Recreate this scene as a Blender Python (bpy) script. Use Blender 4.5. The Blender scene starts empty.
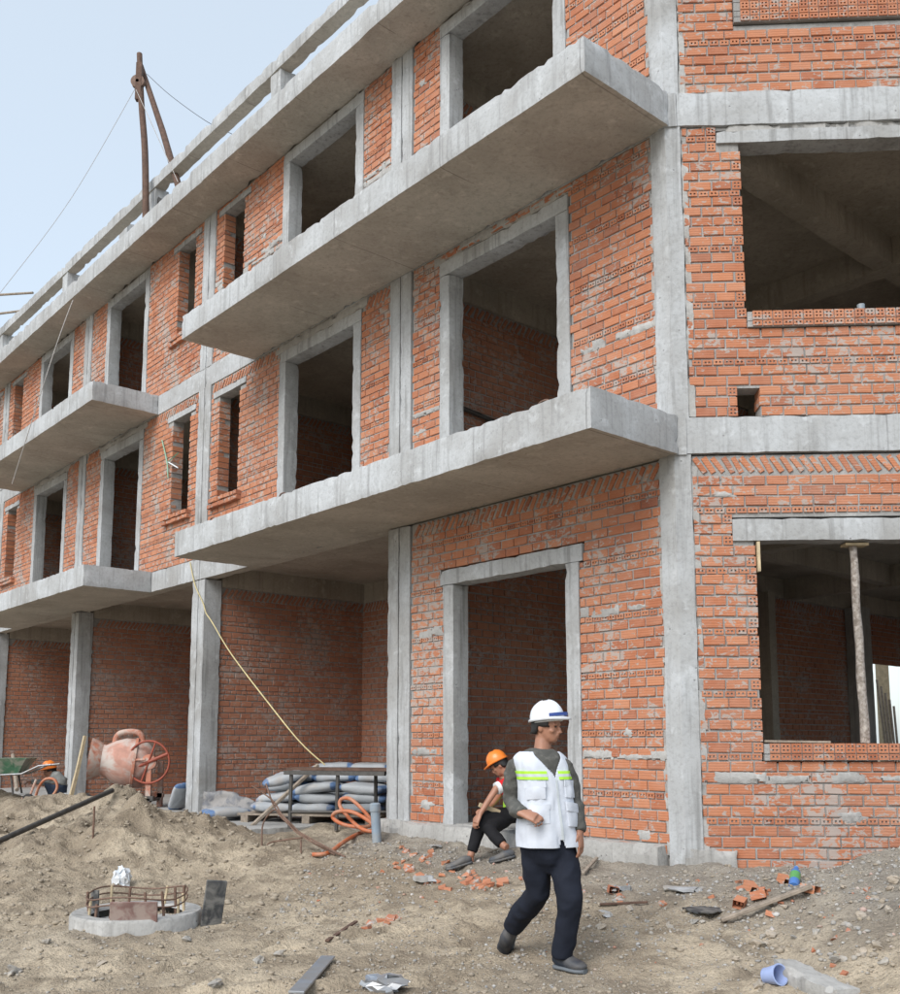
import bpy, bmesh, math, random
import numpy as np
from mathutils import Vector, Matrix, noise
random.seed(7); rng = np.random.default_rng(7)
sc = bpy.context.scene
col = sc.collection
R_ = math.radians

# ------------------------------------------------------------------ camera, sky, sun, exposure
CAM = Vector((-1.974, -8.55, 0.85)); PITCH = R_(7.28); FPX = 1001.5; PPY = 615.0   # photo is 900 x 994
cd = bpy.data.cameras.new('camera'); cam = bpy.data.objects.new('camera', cd); col.objects.link(cam)
cam.location = CAM; cam.rotation_euler = (R_(90) + PITCH, 0, 0)
cd.sensor_fit = 'HORIZONTAL'; cd.sensor_width = 36; cd.lens = FPX / 900 * 36
cd.shift_y = (PPY - 497) / 900; cd.clip_end = 2000
sc.camera = cam

SUN_EL = R_(42); SUN_AZ = R_(212)          # azimuth clockwise from +Y: behind and left of the photographer
w = bpy.data.worlds.new('World'); sc.world = w; w.use_nodes = True
wn = w.node_tree.nodes; wl = w.node_tree.links
bg = wn['Background']
sky = wn.new('ShaderNodeTexSky'); sky.sky_type = 'NISHITA'; sky.sun_disc = False
sky.sun_elevation = SUN_EL; sky.sun_rotation = SUN_AZ
sky.air_density = 1.0; sky.dust_density = 2.2; sky.ozone_density = 1.0; sky.altitude = 0
hz = wn.new('ShaderNodeMixRGB'); hz.inputs['Fac'].default_value = 0.55; hz.inputs['Color2'].default_value = (4.3, 4.75, 4.95, 1)
wl.new(sky.outputs[0], hz.inputs['Color1'])
wl.new(hz.outputs[0], bg.inputs['Color']); bg.inputs['Strength'].default_value = 0.125
sd = bpy.data.lights.new('sun', 'SUN'); sun = bpy.data.objects.new('sun', sd); col.objects.link(sun)
sd.energy = 1.5; sd.angle = R_(38); sd.color = (1.0, 0.99, 0.97)
sdir = Vector((math.sin(SUN_AZ) * math.cos(SUN_EL), math.cos(SUN_AZ) * math.cos(SUN_EL), math.sin(SUN_EL)))
sun.rotation_euler = sdir.to_track_quat('Z', 'Y').to_euler()
sun.location = (-10, -10, 30)
sc.view_settings.view_transform = 'Standard'; sc.view_settings.look = 'None'
sc.view_settings.exposure = 0.92; sc.view_settings.gamma = 1
sc.render.engine = 'CYCLES'
sc.cycles.max_bounces = 6; sc.cycles.diffuse_bounces = 3; sc.cycles.glossy_bounces = 2

# ------------------------------------------------------------------ frames and measuring helpers
AL = R_(49.17); BE = R_(-3.09)
LT = Vector((-math.cos(AL), math.sin(AL), 0)); LN = Vector((-math.sin(AL), -math.cos(AL), 0))   # along / out of the long facade
RT = Vector((math.cos(BE), math.sin(BE), 0)); RN = Vector((math.sin(BE), -math.cos(BE), 0))     # along / out of the corner facade
Z = Vector((0, 0, 1))
def frame(ax, n, org=(0, 0, 0)):
    m = Matrix.Identity(4)
    for i in range(3): m[i][0] = ax[i]; m[i][1] = n[i]; m[i][2] = Z[i]; m[i][3] = org[i]
    return m
FL = frame(LT, LN)                       # u along the facade to the left, o outwards, z up
FR = frame(-RT, RN)                      # u = minus the distance to the right of the corner
def FS(s): return frame(LN, -LT, LT * s) # cross wall at s, facing the corner; u = minus the depth
def FD(d): return frame(LT, LN, -LN * d) # wall parallel to the facade, at depth d
def Lp(s, o, z): return LT * s + LN * o + Z * z
_F = Vector((0, math.cos(PITCH), math.sin(PITCH))); _U = Vector((0, -math.sin(PITCH), math.cos(PITCH)))
def ray(x, y): return Vector((1, 0, 0)) * ((x - 450) / FPX) - _U * ((y - PPY) / FPX) + _F
def atY(x, y, Y): r = ray(x, y); return CAM + r * ((Y - CAM.y) / r.y)
def atZ(x, y, z): r = ray(x, y); return CAM + r * ((z - CAM.z) / r.z)
def atL(x, y, o=0): r = ray(x, y); return CAM + r * ((o - LN.dot(CAM)) / LN.dot(r))
def atS(x, y, s): r = ray(x, y); return CAM + r * ((s - LT.dot(CAM)) / LT.dot(r))

# ------------------------------------------------------------------ materials
MATS = {}
def nmat(name):
    m = bpy.data.materials.new(name); m.use_nodes = True
    nt = m.node_tree; b = nt.nodes['Principled BSDF']; MATS[name] = m
    return m, nt, nt.nodes, nt.links, b
def N(nt, t, **kw):
    n = nt.nodes.new(t)
    for k, v in kw.items():
        if k in n.inputs.keys(): n.inputs[k].default_value = v
        else: setattr(n, k, v)
    return n
def ramp(nt, src, stops):
    r = nt.nodes.new('ShaderNodeValToRGB'); e = r.color_ramp.elements
    while len(e) < len(stops): e.new(0.5)
    for el, (p, c) in zip(e, stops):
        el.position = p; el.color = (c, c, c, 1) if isinstance(c, (int, float)) else (*c, 1)
    nt.links.new(src, r.inputs[0]); return r
def mix(nt, fac, a, b, mode='MIX'):
    m = nt.nodes.new('ShaderNodeMixRGB'); m.blend_type = mode
    for k, v in (('Fac', fac), ('Color1', a), ('Color2', b)):
        if isinstance(v, (int, float)): m.inputs[k].default_value = v if k == 'Fac' else (v, v, v, 1)
        elif isinstance(v, tuple): m.inputs[k].default_value = (*v, 1)
        else: nt.links.new(v, m.inputs[k])
    return m.outputs[0]
def noise_tex(nt, vec, scale, detail=5, rough=0.55, dist=0):
    n = N(nt, 'ShaderNodeTexNoise', Scale=scale, Detail=min(detail, 3), Roughness=rough, Distortion=dist)
    nt.links.new(vec, n.inputs['Vector']); return n.outputs['Fac']
def bump(nt, b, h, strength, dist=0.01, prev=None):
    n = N(nt, 'ShaderNodeBump', Strength=strength, Distance=dist); nt.links.new(h, n.inputs['Height'])
    if prev: nt.links.new(prev, n.inputs['Normal'])
    nt.links.new(n.outputs[0], b.inputs['Normal']); return n.outputs[0]
def mapping(nt, vec, scale):
    m = N(nt, 'ShaderNodeMapping'); m.inputs['Scale'].default_value = scale
    nt.links.new(vec, m.inputs['Vector']); return m.outputs[0]

def concrete(name, base, dark, seams=0.0, streak=0.5, bumpy=0.5, light=None):
    m, nt, n, l, b = nmat(name)
    pos = N(nt, 'ShaderNodeNewGeometry').outputs['Position']
    big = noise_tex(nt, pos, 1.1, 6, 0.6, 0.4)
    fine = noise_tex(nt, pos, 28, 5, 0.7)
    mid = noise_tex(nt, pos, 6, 5, 0.65, 0.3)
    c = mix(nt, ramp(nt, big, [(0.35, 0), (0.68, 1)]).outputs[0], base, dark)
    c = mix(nt, ramp(nt, mid, [(0.56, 0), (0.72, 0.55)]).outputs[0], c, light or tuple(min(0.85, x * 1.25) for x in base))
    st = noise_tex(nt, mapping(nt, pos, (9, 9, 0.55)), 1.6, 4, 0.6)
    c = mix(nt, ramp(nt, st, [(0.52, 0), (0.70, streak)]).outputs[0], c, tuple(x * 0.55 for x in dark))
    c = mix(nt, ramp(nt, fine, [(0.3, 0.35), (0.52, 0)]).outputs[0], c, tuple(x * 0.6 for x in dark))
    v = N(nt, 'ShaderNodeTexVoronoi', Scale=11.0); l.new(pos, v.inputs['Vector'])
    pit = ramp(nt, v.outputs['Distance'], [(0.07, 1), (0.12, 0)]).outputs[0]
    pm = mix(nt, ramp(nt, mid, [(0.5, 0), (0.6, 1)]).outputs[0], 0.0, pit)
    c = mix(nt, mix(nt, 0.6, 0.0, pm), c, tuple(x * 0.4 for x in dark))
    if seams:
        oc = N(nt, 'ShaderNodeTexCoord').outputs['Object']
        sx = N(nt, 'ShaderNodeSeparateXYZ'); l.new(oc, sx.inputs[0])
        md = N(nt, 'ShaderNodeMath', operation='PINGPONG'); md.inputs[1].default_value = seams / 2
        l.new(sx.outputs[0], md.inputs[0])
        sm = mix(nt, ramp(nt, big, [(0.42, 0), (0.52, 1)]).outputs[0], 0.0, ramp(nt, md.outputs[0], [(0.003, 0.7), (0.009, 0)]).outputs[0])
        c = mix(nt, sm, c, tuple(x * 0.45 for x in dark))
    l.new(c, b.inputs['Base Color']); b.inputs['Roughness'].default_value = 0.9
    hh = mix(nt, 0.45, mid, fine); hh = mix(nt, pm, hh, 0.0)
    bump(nt, b, hh, bumpy, 0.012)
    return m
concrete('concrete', (0.45, 0.468, 0.482), (0.295, 0.293, 0.285), streak=0.6)
concrete('concrete_seamed', (0.465, 0.485, 0.50), (0.315, 0.315, 0.31), seams=1.83, streak=0.5)
concrete('concrete_rough', (0.42, 0.415, 0.40), (0.27, 0.262, 0.247), streak=0.6, bumpy=1.0)
concrete('mortar', (0.37, 0.365, 0.355), (0.23, 0.225, 0.215), streak=0.25, bumpy=1.0)
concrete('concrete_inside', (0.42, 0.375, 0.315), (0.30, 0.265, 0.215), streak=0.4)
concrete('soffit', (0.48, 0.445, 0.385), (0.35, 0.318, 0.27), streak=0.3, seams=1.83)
concrete('mortar_lump', (0.42, 0.415, 0.40), (0.30, 0.292, 0.28), streak=0.2, bumpy=1.0)

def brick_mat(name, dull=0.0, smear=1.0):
    m, nt, n, l, b = nmat(name)
    pos = N(nt, 'ShaderNodeNewGeometry').outputs['Position']
    at = N(nt, 'ShaderNodeAttribute', attribute_name='tint').outputs['Fac']
    oi = N(nt, 'ShaderNodeObjectInfo').outputs['Random']
    ad = N(nt, 'ShaderNodeMath', operation='ADD'); l.new(at, ad.inputs[0]); l.new(oi, ad.inputs[1])
    fr = N(nt, 'ShaderNodeMath', operation='FRACT'); l.new(ad.outputs[0], fr.inputs[0])
    stops = [(0.0, (0.32, 0.105, 0.052)), (0.25, (0.40, 0.145, 0.070)), (0.5, (0.455, 0.178, 0.087)), (0.72, (0.365, 0.127, 0.060)), (0.9, (0.475, 0.205, 0.11)), (1.0, (0.27, 0.095, 0.055))]
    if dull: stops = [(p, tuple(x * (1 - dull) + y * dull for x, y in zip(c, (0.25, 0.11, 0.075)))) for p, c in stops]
    c = ramp(nt, fr.outputs[0], stops).outputs[0]
    mid = noise_tex(nt, pos, 9, 4, 0.6); fine = noise_tex(nt, pos, 60, 3, 0.6)
    c = mix(nt, ramp(nt, mid, [(0.4, 0), (0.75, 0.35)]).outputs[0], c, (0.48, 0.25, 0.17))
    batch = ramp(nt, noise_tex(nt, pos, 0.45, 2, 0.5), [(0.40, 0), (0.60, 1)]).outputs[0]
    c = mix(nt, mix(nt, 0.45, 0.0, batch), c, mix(nt, 0.5, c, (0.50, 0.225, 0.125)))
    # cement smeared over the faces, in patches
    big = noise_tex(nt, pos, 1.3, 5, 0.7, 0.8)
    sm = noise_tex(nt, mapping(nt, pos, (1, 1, 1.7)), 13, 5, 0.72, 0.5)
    a = N(nt, 'ShaderNodeMath', operation='MULTIPLY_ADD'); l.new(big, a.inputs[0]); a.inputs[1].default_value = 0.80; l.new(sm, a.inputs[2])
    sf = ramp(nt, a.outputs[0], [(0.955, 0), (1.05, 0.8 * smear)]).outputs[0]
    c = mix(nt, sf, c, (0.36, 0.34, 0.315))
    film = ramp(nt, noise_tex(nt, pos, 0.9, 4, 0.6), [(0.45, 0), (0.75, 0.20 * smear)]).outputs[0]
    c = mix(nt, film, c, (0.40, 0.31, 0.26))
    l.new(c, b.inputs['Base Color']); b.inputs['Roughness'].default_value = 0.88
    wv = N(nt, 'ShaderNodeTexWave', wave_type='BANDS', bands_direction='Z', Scale=14.0, Distortion=1.2, Detail=2.0); l.new(pos, wv.inputs['Vector'])
    h = mix(nt, 0.5, wv.outputs['Fac'], fine); h = mix(nt, sf, h, sm)
    bump(nt, b, h, 0.45, 0.006)
    return m
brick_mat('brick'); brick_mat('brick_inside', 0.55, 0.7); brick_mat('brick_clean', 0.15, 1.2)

def plain(name, c, rough=0.6, var=0.25, scale=12, metal=0.0, bmp=0.15, dirt=None, dirtamt=0.5, dscale=5):
    m, nt, n, l, b = nmat(name)
    pos = N(nt, 'ShaderNodeNewGeometry').outputs['Position']
    k = noise_tex(nt, pos, scale, 5, 0.6)
    cc = mix(nt, ramp(nt, k, [(0.3, 0), (0.75, 1)]).outputs[0], tuple(x * (1 - var) for x in c), tuple(min(1, x * (1 + var * 0.5)) for x in c))
    if dirt:
        d = noise_tex(nt, pos, dscale, 6, 0.65, 0.5)
        cc = mix(nt, ramp(nt, d, [(0.42, 0), (0.6, dirtamt)]).outputs[0], cc, dirt)
    l.new(cc, b.inputs['Base Color']); b.inputs['Roughness'].default_value = rough; b.inputs['Metallic'].default_value = metal
    if bmp: bump(nt, b, noise_tex(nt, pos, scale * 4, 4, 0.6), bmp, 0.005)
    return m
def cloth(name, c, rough=0.85, var=0.15, plaid=None):
    m, nt, n, l, b = nmat(name)
    tc = N(nt, 'ShaderNodeNewGeometry').outputs['Position']
    cc = mix(nt, noise_tex(nt, tc, 9, 4, 0.6), tuple(x * (1 - var) for x in c), tuple(min(1, x * (1 + var)) for x in c))
    if plaid:
        k = noise_tex(nt, tc, 22, 3, 0.7)
        cc = mix(nt, ramp(nt, k, [(0.5, 0), (0.64, 0.8)]).outputs[0], cc, plaid)
    l.new(cc, b.inputs['Base Color']); b.inputs['Roughness'].default_value = rough
    b.inputs['Sheen Weight'].default_value = 0.0; b.inputs['Specular IOR Level'].default_value = 0.25
    k2 = noise_tex(nt, tc, 16, 4, 0.6); bump(nt, b, k2, 0.35, 0.012)
    return m
plain('timber_grey', (0.30, 0.25, 0.20), 0.85, 0.4, 20, bmp=0.4)
plain('timber_pale', (0.52, 0.42, 0.27), 0.8, 0.25, 14, bmp=0.3)
plain('timber_dark', (0.12, 0.07, 0.05), 0.85, 0.4, 14, bmp=0.4)
plain('bark', (0.42, 0.38, 0.34), 0.9, 0.45, 26, bmp=0.7, dirt=(0.12, 0.09, 0.07), dirtamt=0.7, dscale=30)
plain('rust_steel', (0.17, 0.10, 0.07), 0.7, 0.4, 30, bmp=0.3)
plain('steel_dark', (0.10, 0.095, 0.09), 0.55, 0.3, 20, 0.5)
plain('steel_grey', (0.32, 0.33, 0.35), 0.45, 0.25, 18, 0.6, dirt=(0.28, 0.25, 0.21), dirtamt=0.6)
plain('mixer_orange', (0.48, 0.19, 0.12), 0.75, 0.3, 9, dirt=(0.46, 0.40, 0.35), dirtamt=0.85, dscale=6)
plain('mixer_drum', (0.50, 0.27, 0.21), 0.85, 0.3, 6, bmp=0.6, dirt=(0.50, 0.45, 0.41), dirtamt=0.95, dscale=3)
plain('mixer_rim', (0.30, 0.065, 0.035), 0.6, 0.2, 9)
plain('orange_hose', (0.46, 0.125, 0.045), 0.6, 0.15, 12, dirt=(0.42, 0.30, 0.22), dirtamt=0.5)
plain('pvc_grey', (0.23, 0.29, 0.35), 0.45, 0.12, 8, dirt=(0.36, 0.33, 0.28), dirtamt=0.35)
plain('green_paint', (0.05, 0.14, 0.08), 0.5, 0.3, 9, dirt=(0.36, 0.33, 0.29), dirtamt=0.6)
plain('rubber', (0.03, 0.03, 0.032), 0.8, 0.3, 20)
plain('board_brown', (0.20, 0.115, 0.10), 0.75, 0.3, 9, dirt=(0.34, 0.29, 0.25), dirtamt=0.6, dscale=9)
plain('board_black', (0.045, 0.047, 0.05), 0.7, 0.4, 14, dirt=(0.25, 0.24, 0.22), dirtamt=0.5, dscale=9)
plain('tile_grey', (0.36, 0.37, 0.38), 0.7, 0.25, 9, dirt=(0.34, 0.30, 0.24), dirtamt=0.55)
plain('metal_sheet', (0.40, 0.44, 0.50), 0.4, 0.2, 7, 0.5, dirt=(0.36, 0.32, 0.26), dirtamt=0.45)
plain('plastic_white', (0.68, 0.71, 0.74), 0.5, 0.12, 9)
plain('plastic_blue', (0.07, 0.18, 0.45), 0.35, 0.12, 9)
plain('plastic_paleblue', (0.32, 0.40, 0.64), 0.4, 0.12, 9)
plain('plastic_green', (0.10, 0.30, 0.10), 0.35, 0.12, 9)
plain('rope_yellow', (0.55, 0.47, 0.25), 0.8, 0.25, 30)
plain('rope_pale', (0.42, 0.40, 0.38), 0.8, 0.25, 30)
plain('strap_green', (0.16, 0.36, 0.24), 0.5, 0.2, 30)
plain('cable_dark', (0.05, 0.05, 0.055), 0.6, 0.2, 30)
plain('tarp_dark', (0.15, 0.155, 0.17), 0.75, 0.5, 5, bmp=0.5, dirt=(0.33, 0.31, 0.29), dirtamt=0.7, dscale=7)
plain('stone', (0.33, 0.315, 0.29), 0.9, 0.35, 14, bmp=0.5, dirt=(0.38, 0.31, 0.23), dirtamt=0.7)
plain('skin', (0.34, 0.165, 0.105), 0.5, 0.15, 18, bmp=0.1)
plain('hair', (0.012, 0.011, 0.011), 0.5, 0.3, 60)
plain('helmet_white', (0.70, 0.73, 0.77), 0.28, 0.04, 6, bmp=0)
plain('helmet_orange', (0.80, 0.22, 0.035), 0.3, 0.06, 6, bmp=0)
plain('goggle_blue', (0.02, 0.05, 0.22), 0.25, 0.1, 9)
plain('lime', (0.40, 0.75, 0.05), 0.6, 0.06, 20)
plain('reflect_grey', (0.52, 0.56, 0.58), 0.35, 0.08, 20)
plain('shoe_navy', (0.018, 0.026, 0.042), 0.65, 0.3, 14, dirt=(0.16, 0.145, 0.125), dirtamt=0.4)
plain('shoe_sole', (0.12, 0.135, 0.15), 0.7, 0.2, 14)
plain('slipper_grey', (0.07, 0.078, 0.09), 0.75, 0.3, 14, dirt=(0.2, 0.18, 0.155), dirtamt=0.5)
cloth('vest_white', (0.55, 0.585, 0.65), var=0.06)
cloth('shirt_olive', (0.082, 0.082, 0.076), plaid=(0.13, 0.127, 0.115))
cloth('trousers_navy', (0.011, 0.014, 0.024), var=0.3)
cloth('trousers_black', (0.010, 0.010, 0.012), var=0.3)
cloth('shirt_red', (0.50, 0.015, 0.02), var=0.12)
cloth('cloth_white', (0.72, 0.74, 0.76), var=0.05)
cloth('jeans', (0.035, 0.05, 0.08), var=0.3)
cloth('shirt_grey', (0.26, 0.27, 0.26), var=0.25)
def bag_mat():
    m, nt, n, l, b = nmat('cement_bag')
    oc = N(nt, 'ShaderNodeTexCoord').outputs['Object']
    sx = N(nt, 'ShaderNodeSeparateXYZ'); l.new(oc, sx.inputs[0])
    ab = N(nt, 'ShaderNodeMath', operation='ABSOLUTE'); l.new(sx.outputs[0], ab.inputs[0])
    pos = N(nt, 'ShaderNodeNewGeometry').outputs['Position']
    k = noise_tex(nt, pos, 6, 5, 0.6)
    c = mix(nt, k, (0.27, 0.29, 0.31), (0.43, 0.45, 0.47))
    c = mix(nt, ramp(nt, ab.outputs[0], [(0.225, 0), (0.24, 1)]).outputs[0], c, (0.09, 0.16, 0.30))
    c = mix(nt, ramp(nt, noise_tex(nt, pos, 4, 5, 0.6), [(0.5, 0), (0.65, 0.7)]).outputs[0], c, (0.36, 0.34, 0.32))
    l.new(c, b.inputs['Base Color']); b.inputs['Roughness'].default_value = 0.7
    bump(nt, b, noise_tex(nt, pos, 14, 4, 0.6), 0.5, 0.01)
bag_mat()
def ground_mat():
    m, nt, n, l, b = nmat('sand_ground')
    pos = N(nt, 'ShaderNodeNewGeometry').outputs['Position']
    big = noise_tex(nt, pos, 0.55, 6, 0.6, 0.3); mid = noise_tex(nt, pos, 3.2, 6, 0.65, 0.3); fine = noise_tex(nt, pos, 45, 5, 0.75)
    c = mix(nt, ramp(nt, big, [(0.42, 0), (0.56, 1)]).outputs[0], (0.475, 0.398, 0.296), (0.315, 0.258, 0.19))
    c = mix(nt, ramp(nt, mid, [(0.46, 0), (0.64, 0.85)]).outputs[0], c, (0.23, 0.186, 0.136))
    gm = N(nt, 'ShaderNodeAttribute', attribute_name='grey').outputs['Fac']
    c = mix(nt, gm, c, mix(nt, ramp(nt, mid, [(0.35, 0), (0.65, 1)]).outputs[0], (0.335, 0.305, 0.26), (0.225, 0.203, 0.175)))
    c = mix(nt, ramp(nt, fine, [(0.30, 0.5), (0.5, 0)]).outputs[0], c, (0.10, 0.085, 0.067))
    c = mix(nt, ramp(nt, fine, [(0.60, 0), (0.72, 0.45)]).outputs[0], c, (0.42, 0.365, 0.29))
    l.new(c, b.inputs['Base Color']); b.inputs['Roughness'].default_value = 0.95
    b.inputs['Specular IOR Level'].default_value = 0.2
    h = mix(nt, 0.5, noise_tex(nt, pos, 16, 6, 0.7), fine)
    bump(nt, b, h, 1.0, 0.05)
ground_mat()
def pebble_mat():
    m, nt, n, l, b = nmat('pebble')
    at = N(nt, 'ShaderNodeAttribute', attribute_name='tint').outputs['Fac']
    c = ramp(nt, at, [(0.0, (0.33, 0.28, 0.215)), (0.3, (0.26, 0.22, 0.17)), (0.6, (0.33, 0.315, 0.29)), (0.8, (0.24, 0.24, 0.24)), (0.95, (0.46, 0.45, 0.43)), (1.0, (0.36, 0.14, 0.075))]).outputs[0]
    pos = N(nt, 'ShaderNodeNewGeometry').outputs['Position']
    c = mix(nt, ramp(nt, noise_tex(nt, pos, 20, 4, 0.6), [(0.45, 0), (0.65, 0.6)]).outputs[0], c, (0.30, 0.255, 0.20))
    l.new(c, b.inputs['Base Color']); b.inputs['Roughness'].default_value = 0.92
    bump(nt, b, noise_tex(nt, pos, 60, 4, 0.6), 0.4, 0.005)
pebble_mat()

# ------------------------------------------------------------------ object helpers
def tag(o, label=None, cat=None, group=None, kind=None):
    if label: o['label'] = label
    if cat: o['category'] = cat
    if group: o['group'] = group
    if kind: o['kind'] = kind
    return o
def link(o, parent=None, mw=None):
    col.objects.link(o)
    if parent is not None: o.parent = parent
    if mw is not None: o.matrix_local = mw
    return o
def empty(name, loc=(0, 0, 0), rz=0.0):
    o = bpy.data.objects.new(name, None); o.empty_display_size = 0.2; col.objects.link(o)
    o.location = loc; o.rotation_euler = (0, 0, rz); return o
def mesh_obj(name, me, mat, parent=None, mw=None, smooth=None):
    if mat: me.materials.append(MATS[mat])
    if smooth is not None:
        me.shade_smooth()
        if smooth < 180: me.set_sharp_from_angle(angle=R_(smooth))
    o = bpy.data.objects.new(name, me); return link(o, parent, mw)
class MB:
    def __init__(s): s.v = []; s.f = []; s.t = []
    def add(s, v, f, tint=None):
        k = len(s.v); s.v.extend(v); s.f.extend([tuple(i + k for i in q) for q in f])
        s.t.extend([0.0 if tint is None else tint] * len(f)); return s
    def box(s, x0, x1, y0, y1, z0, z1, m=None, tint=None):
        v = [Vector(p) for p in ((x0, y0, z0), (x1, y0, z0), (x1, y1, z0), (x0, y1, z0), (x0, y0, z1), (x1, y0, z1), (x1, y1, z1), (x0, y1, z1))]
        if m is not None: v = [m @ p for p in v]
        return s.add(v, [(0, 3, 2, 1), (4, 5, 6, 7), (0, 1, 5, 4), (1, 2, 6, 5), (2, 3, 7, 6), (3, 0, 4, 7)], tint)
    def tube(s, pts, r, n=8, cap=True):
        pts = [Vector(p) for p in pts]; rs = r if isinstance(r, (list, tuple)) else [r] * len(pts)
        v = []; f = []; prev = None
        for i, p in enumerate(pts):
            t = (pts[min(i + 1, len(pts) - 1)] - pts[max(i - 1, 0)]).normalized()
            a = prev if prev is not None else (Vector((0, 0, 1)) if abs(t.z) < 0.9 else Vector((1, 0, 0)))
            a = (a - t * a.dot(t)).normalized(); prev = a; b = t.cross(a)
            for k in range(n):
                w_ = 2 * math.pi * k / n; v.append(p + (a * math.cos(w_) + b * math.sin(w_)) * rs[i])
        for i in range(len(pts) - 1):
            for k in range(n):
                a0 = i * n + k; a1 = i * n + (k + 1) % n; f.append((a0, a1, a1 + n, a0 + n))
        if cap: f.append(tuple(range(n - 1, -1, -1))); f.append(tuple((len(pts) - 1) * n + k for k in range(n)))
        return s.add(v, f)
    def lathe(s, prof, n=24, m=None, cap=True):
        v = []; f = []
        for r, z in prof:
            for k in range(n):
                p = Vector((r * math.cos(2 * math.pi * k / n), r * math.sin(2 * math.pi * k / n), z)); v.append(m @ p if m is not None else p)
        for i in range(len(prof) - 1):
            for k in range(n):
                a0 = i * n + k; a1 = i * n + (k + 1) % n; f.append((a0, a1, a1 + n, a0 + n))
        if cap: f.append(tuple(range(n - 1, -1, -1))); f.append(tuple((len(prof) - 1) * n + k for k in range(n)))
        return s.add(v, f)
    def mesh(s, name, tint=False):
        me = bpy.data.meshes.new(name); me.from_pydata([tuple(p) for p in s.v], [], s.f); me.update()
        if tint:
            at = me.attributes.new('tint', 'FLOAT', 'FACE'); at.data.foreach_set('value', np.array(s.t, dtype=np.float32))
        return me
    def build(s, name, mat, parent=None, mw=None, smooth=None, tint=False):
        return mesh_obj(name, s.mesh(name, tint), mat, parent, mw, smooth)
def arc(c, r, a0, a1, n, ax=Vector((1, 0, 0)), ay=Vector((0, 0, 1))):
    return [Vector(c) + ax * (r * math.cos(a0 + (a1 - a0) * i / n)) + ay * (r * math.sin(a0 + (a1 - a0) * i / n)) for i in range(n + 1)]
def spline(pts, n=8):
    P = [Vector(p) for p in pts]; out = []
    for i in range(len(P) - 1):
        p0 = P[max(i - 1, 0)]; p1 = P[i]; p2 = P[i + 1]; p3 = P[min(i + 2, len(P) - 1)]
        for k in range(n):
            t = k / n
            out.append(0.5 * ((2 * p1) + (p2 - p0) * t + (2 * p0 - 5 * p1 + 4 * p2 - p3) * t * t + (3 * p1 - p0 - 3 * p2 + p3) * t ** 3))
    out.append(P[-1]); return out
def rough_box(name, u0, u1, o0, o1, z0, z1, mat, parent, mw, cell=0.085, amp=0.0028, chip=0.008, seed=0.0, under=None):
    """a cast-concrete block: gridded faces, slightly wavy, with nicked arrises"""
    lo = (u0, o0, z0); hi = (u1, o1, z1)
    cnt = [max(1, min(240, int(round((hi[i] - lo[i]) / cell)))) for i in range(3)]
    idx = {}; V = []; F = []
    def vid(i, j, k):
        key = (i, j, k)
        if key not in idx:
            p = Vector((u0 + (u1 - u0) * i / cnt[0], o0 + (o1 - o0) * j / cnt[1], z0 + (z1 - z0) * k / cnt[2]))
            q = p * 2.3 + Vector((seed, seed * 1.7, -seed))
            d = noise.noise_vector(q) * amp + noise.noise_vector(q * 4.1) * amp * 0.5
            e = [(-1 if a == 0 else (1 if a == cnt[n_] else 0)) for n_, a in enumerate(key)]
            if sum(1 for a in e if a) >= 2:
                c = max(0.0, noise.noise(q * 5.3 + Vector((9, 2, 5))) - 0.22) * chip * 4 + max(0.0, noise.noise(q * 2.1 + Vector((3, 7, 1))) - 0.3) * chip * 1.5 + 0.002 + random.random() * chip * 0.25
                d -= Vector(e) * min(c, chip * 1.6)
            idx[key] = len(V); V.append(p + d)
        return idx[key]
    n0, n1, n2 = cnt
    for i in range(n0):
        for j in range(n1):
            F.append((vid(i, j, 0), vid(i, j + 1, 0), vid(i + 1, j + 1, 0), vid(i + 1, j, 0)))
            F.append((vid(i, j, n2), vid(i + 1, j, n2), vid(i + 1, j + 1, n2), vid(i, j + 1, n2)))
    for i in range(n0):
        for k in range(n2):
            F.append((vid(i, 0, k), vid(i + 1, 0, k), vid(i + 1, 0, k + 1), vid(i, 0, k + 1)))
            F.append((vid(i, n1, k), vid(i, n1, k + 1), vid(i + 1, n1, k + 1), vid(i + 1, n1, k)))
    for j in range(n1):
        for k in range(n2):
            F.append((vid(0, j, k), vid(0, j, k + 1), vid(0, j + 1, k + 1), vid(0, j + 1, k)))
            F.append((vid(n0, j, k), vid(n0, j + 1, k), vid(n0, j + 1, k + 1), vid(n0, j, k + 1)))
    me = bpy.data.meshes.new(name); me.from_pydata(V, [], F); me.update()
    o = mesh_obj(name, me, mat, parent, mw, 35)
    if under:                                   # downward faces take a second, tan material
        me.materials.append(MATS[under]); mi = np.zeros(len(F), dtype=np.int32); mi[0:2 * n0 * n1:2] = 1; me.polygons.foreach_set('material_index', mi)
    return o

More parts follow.
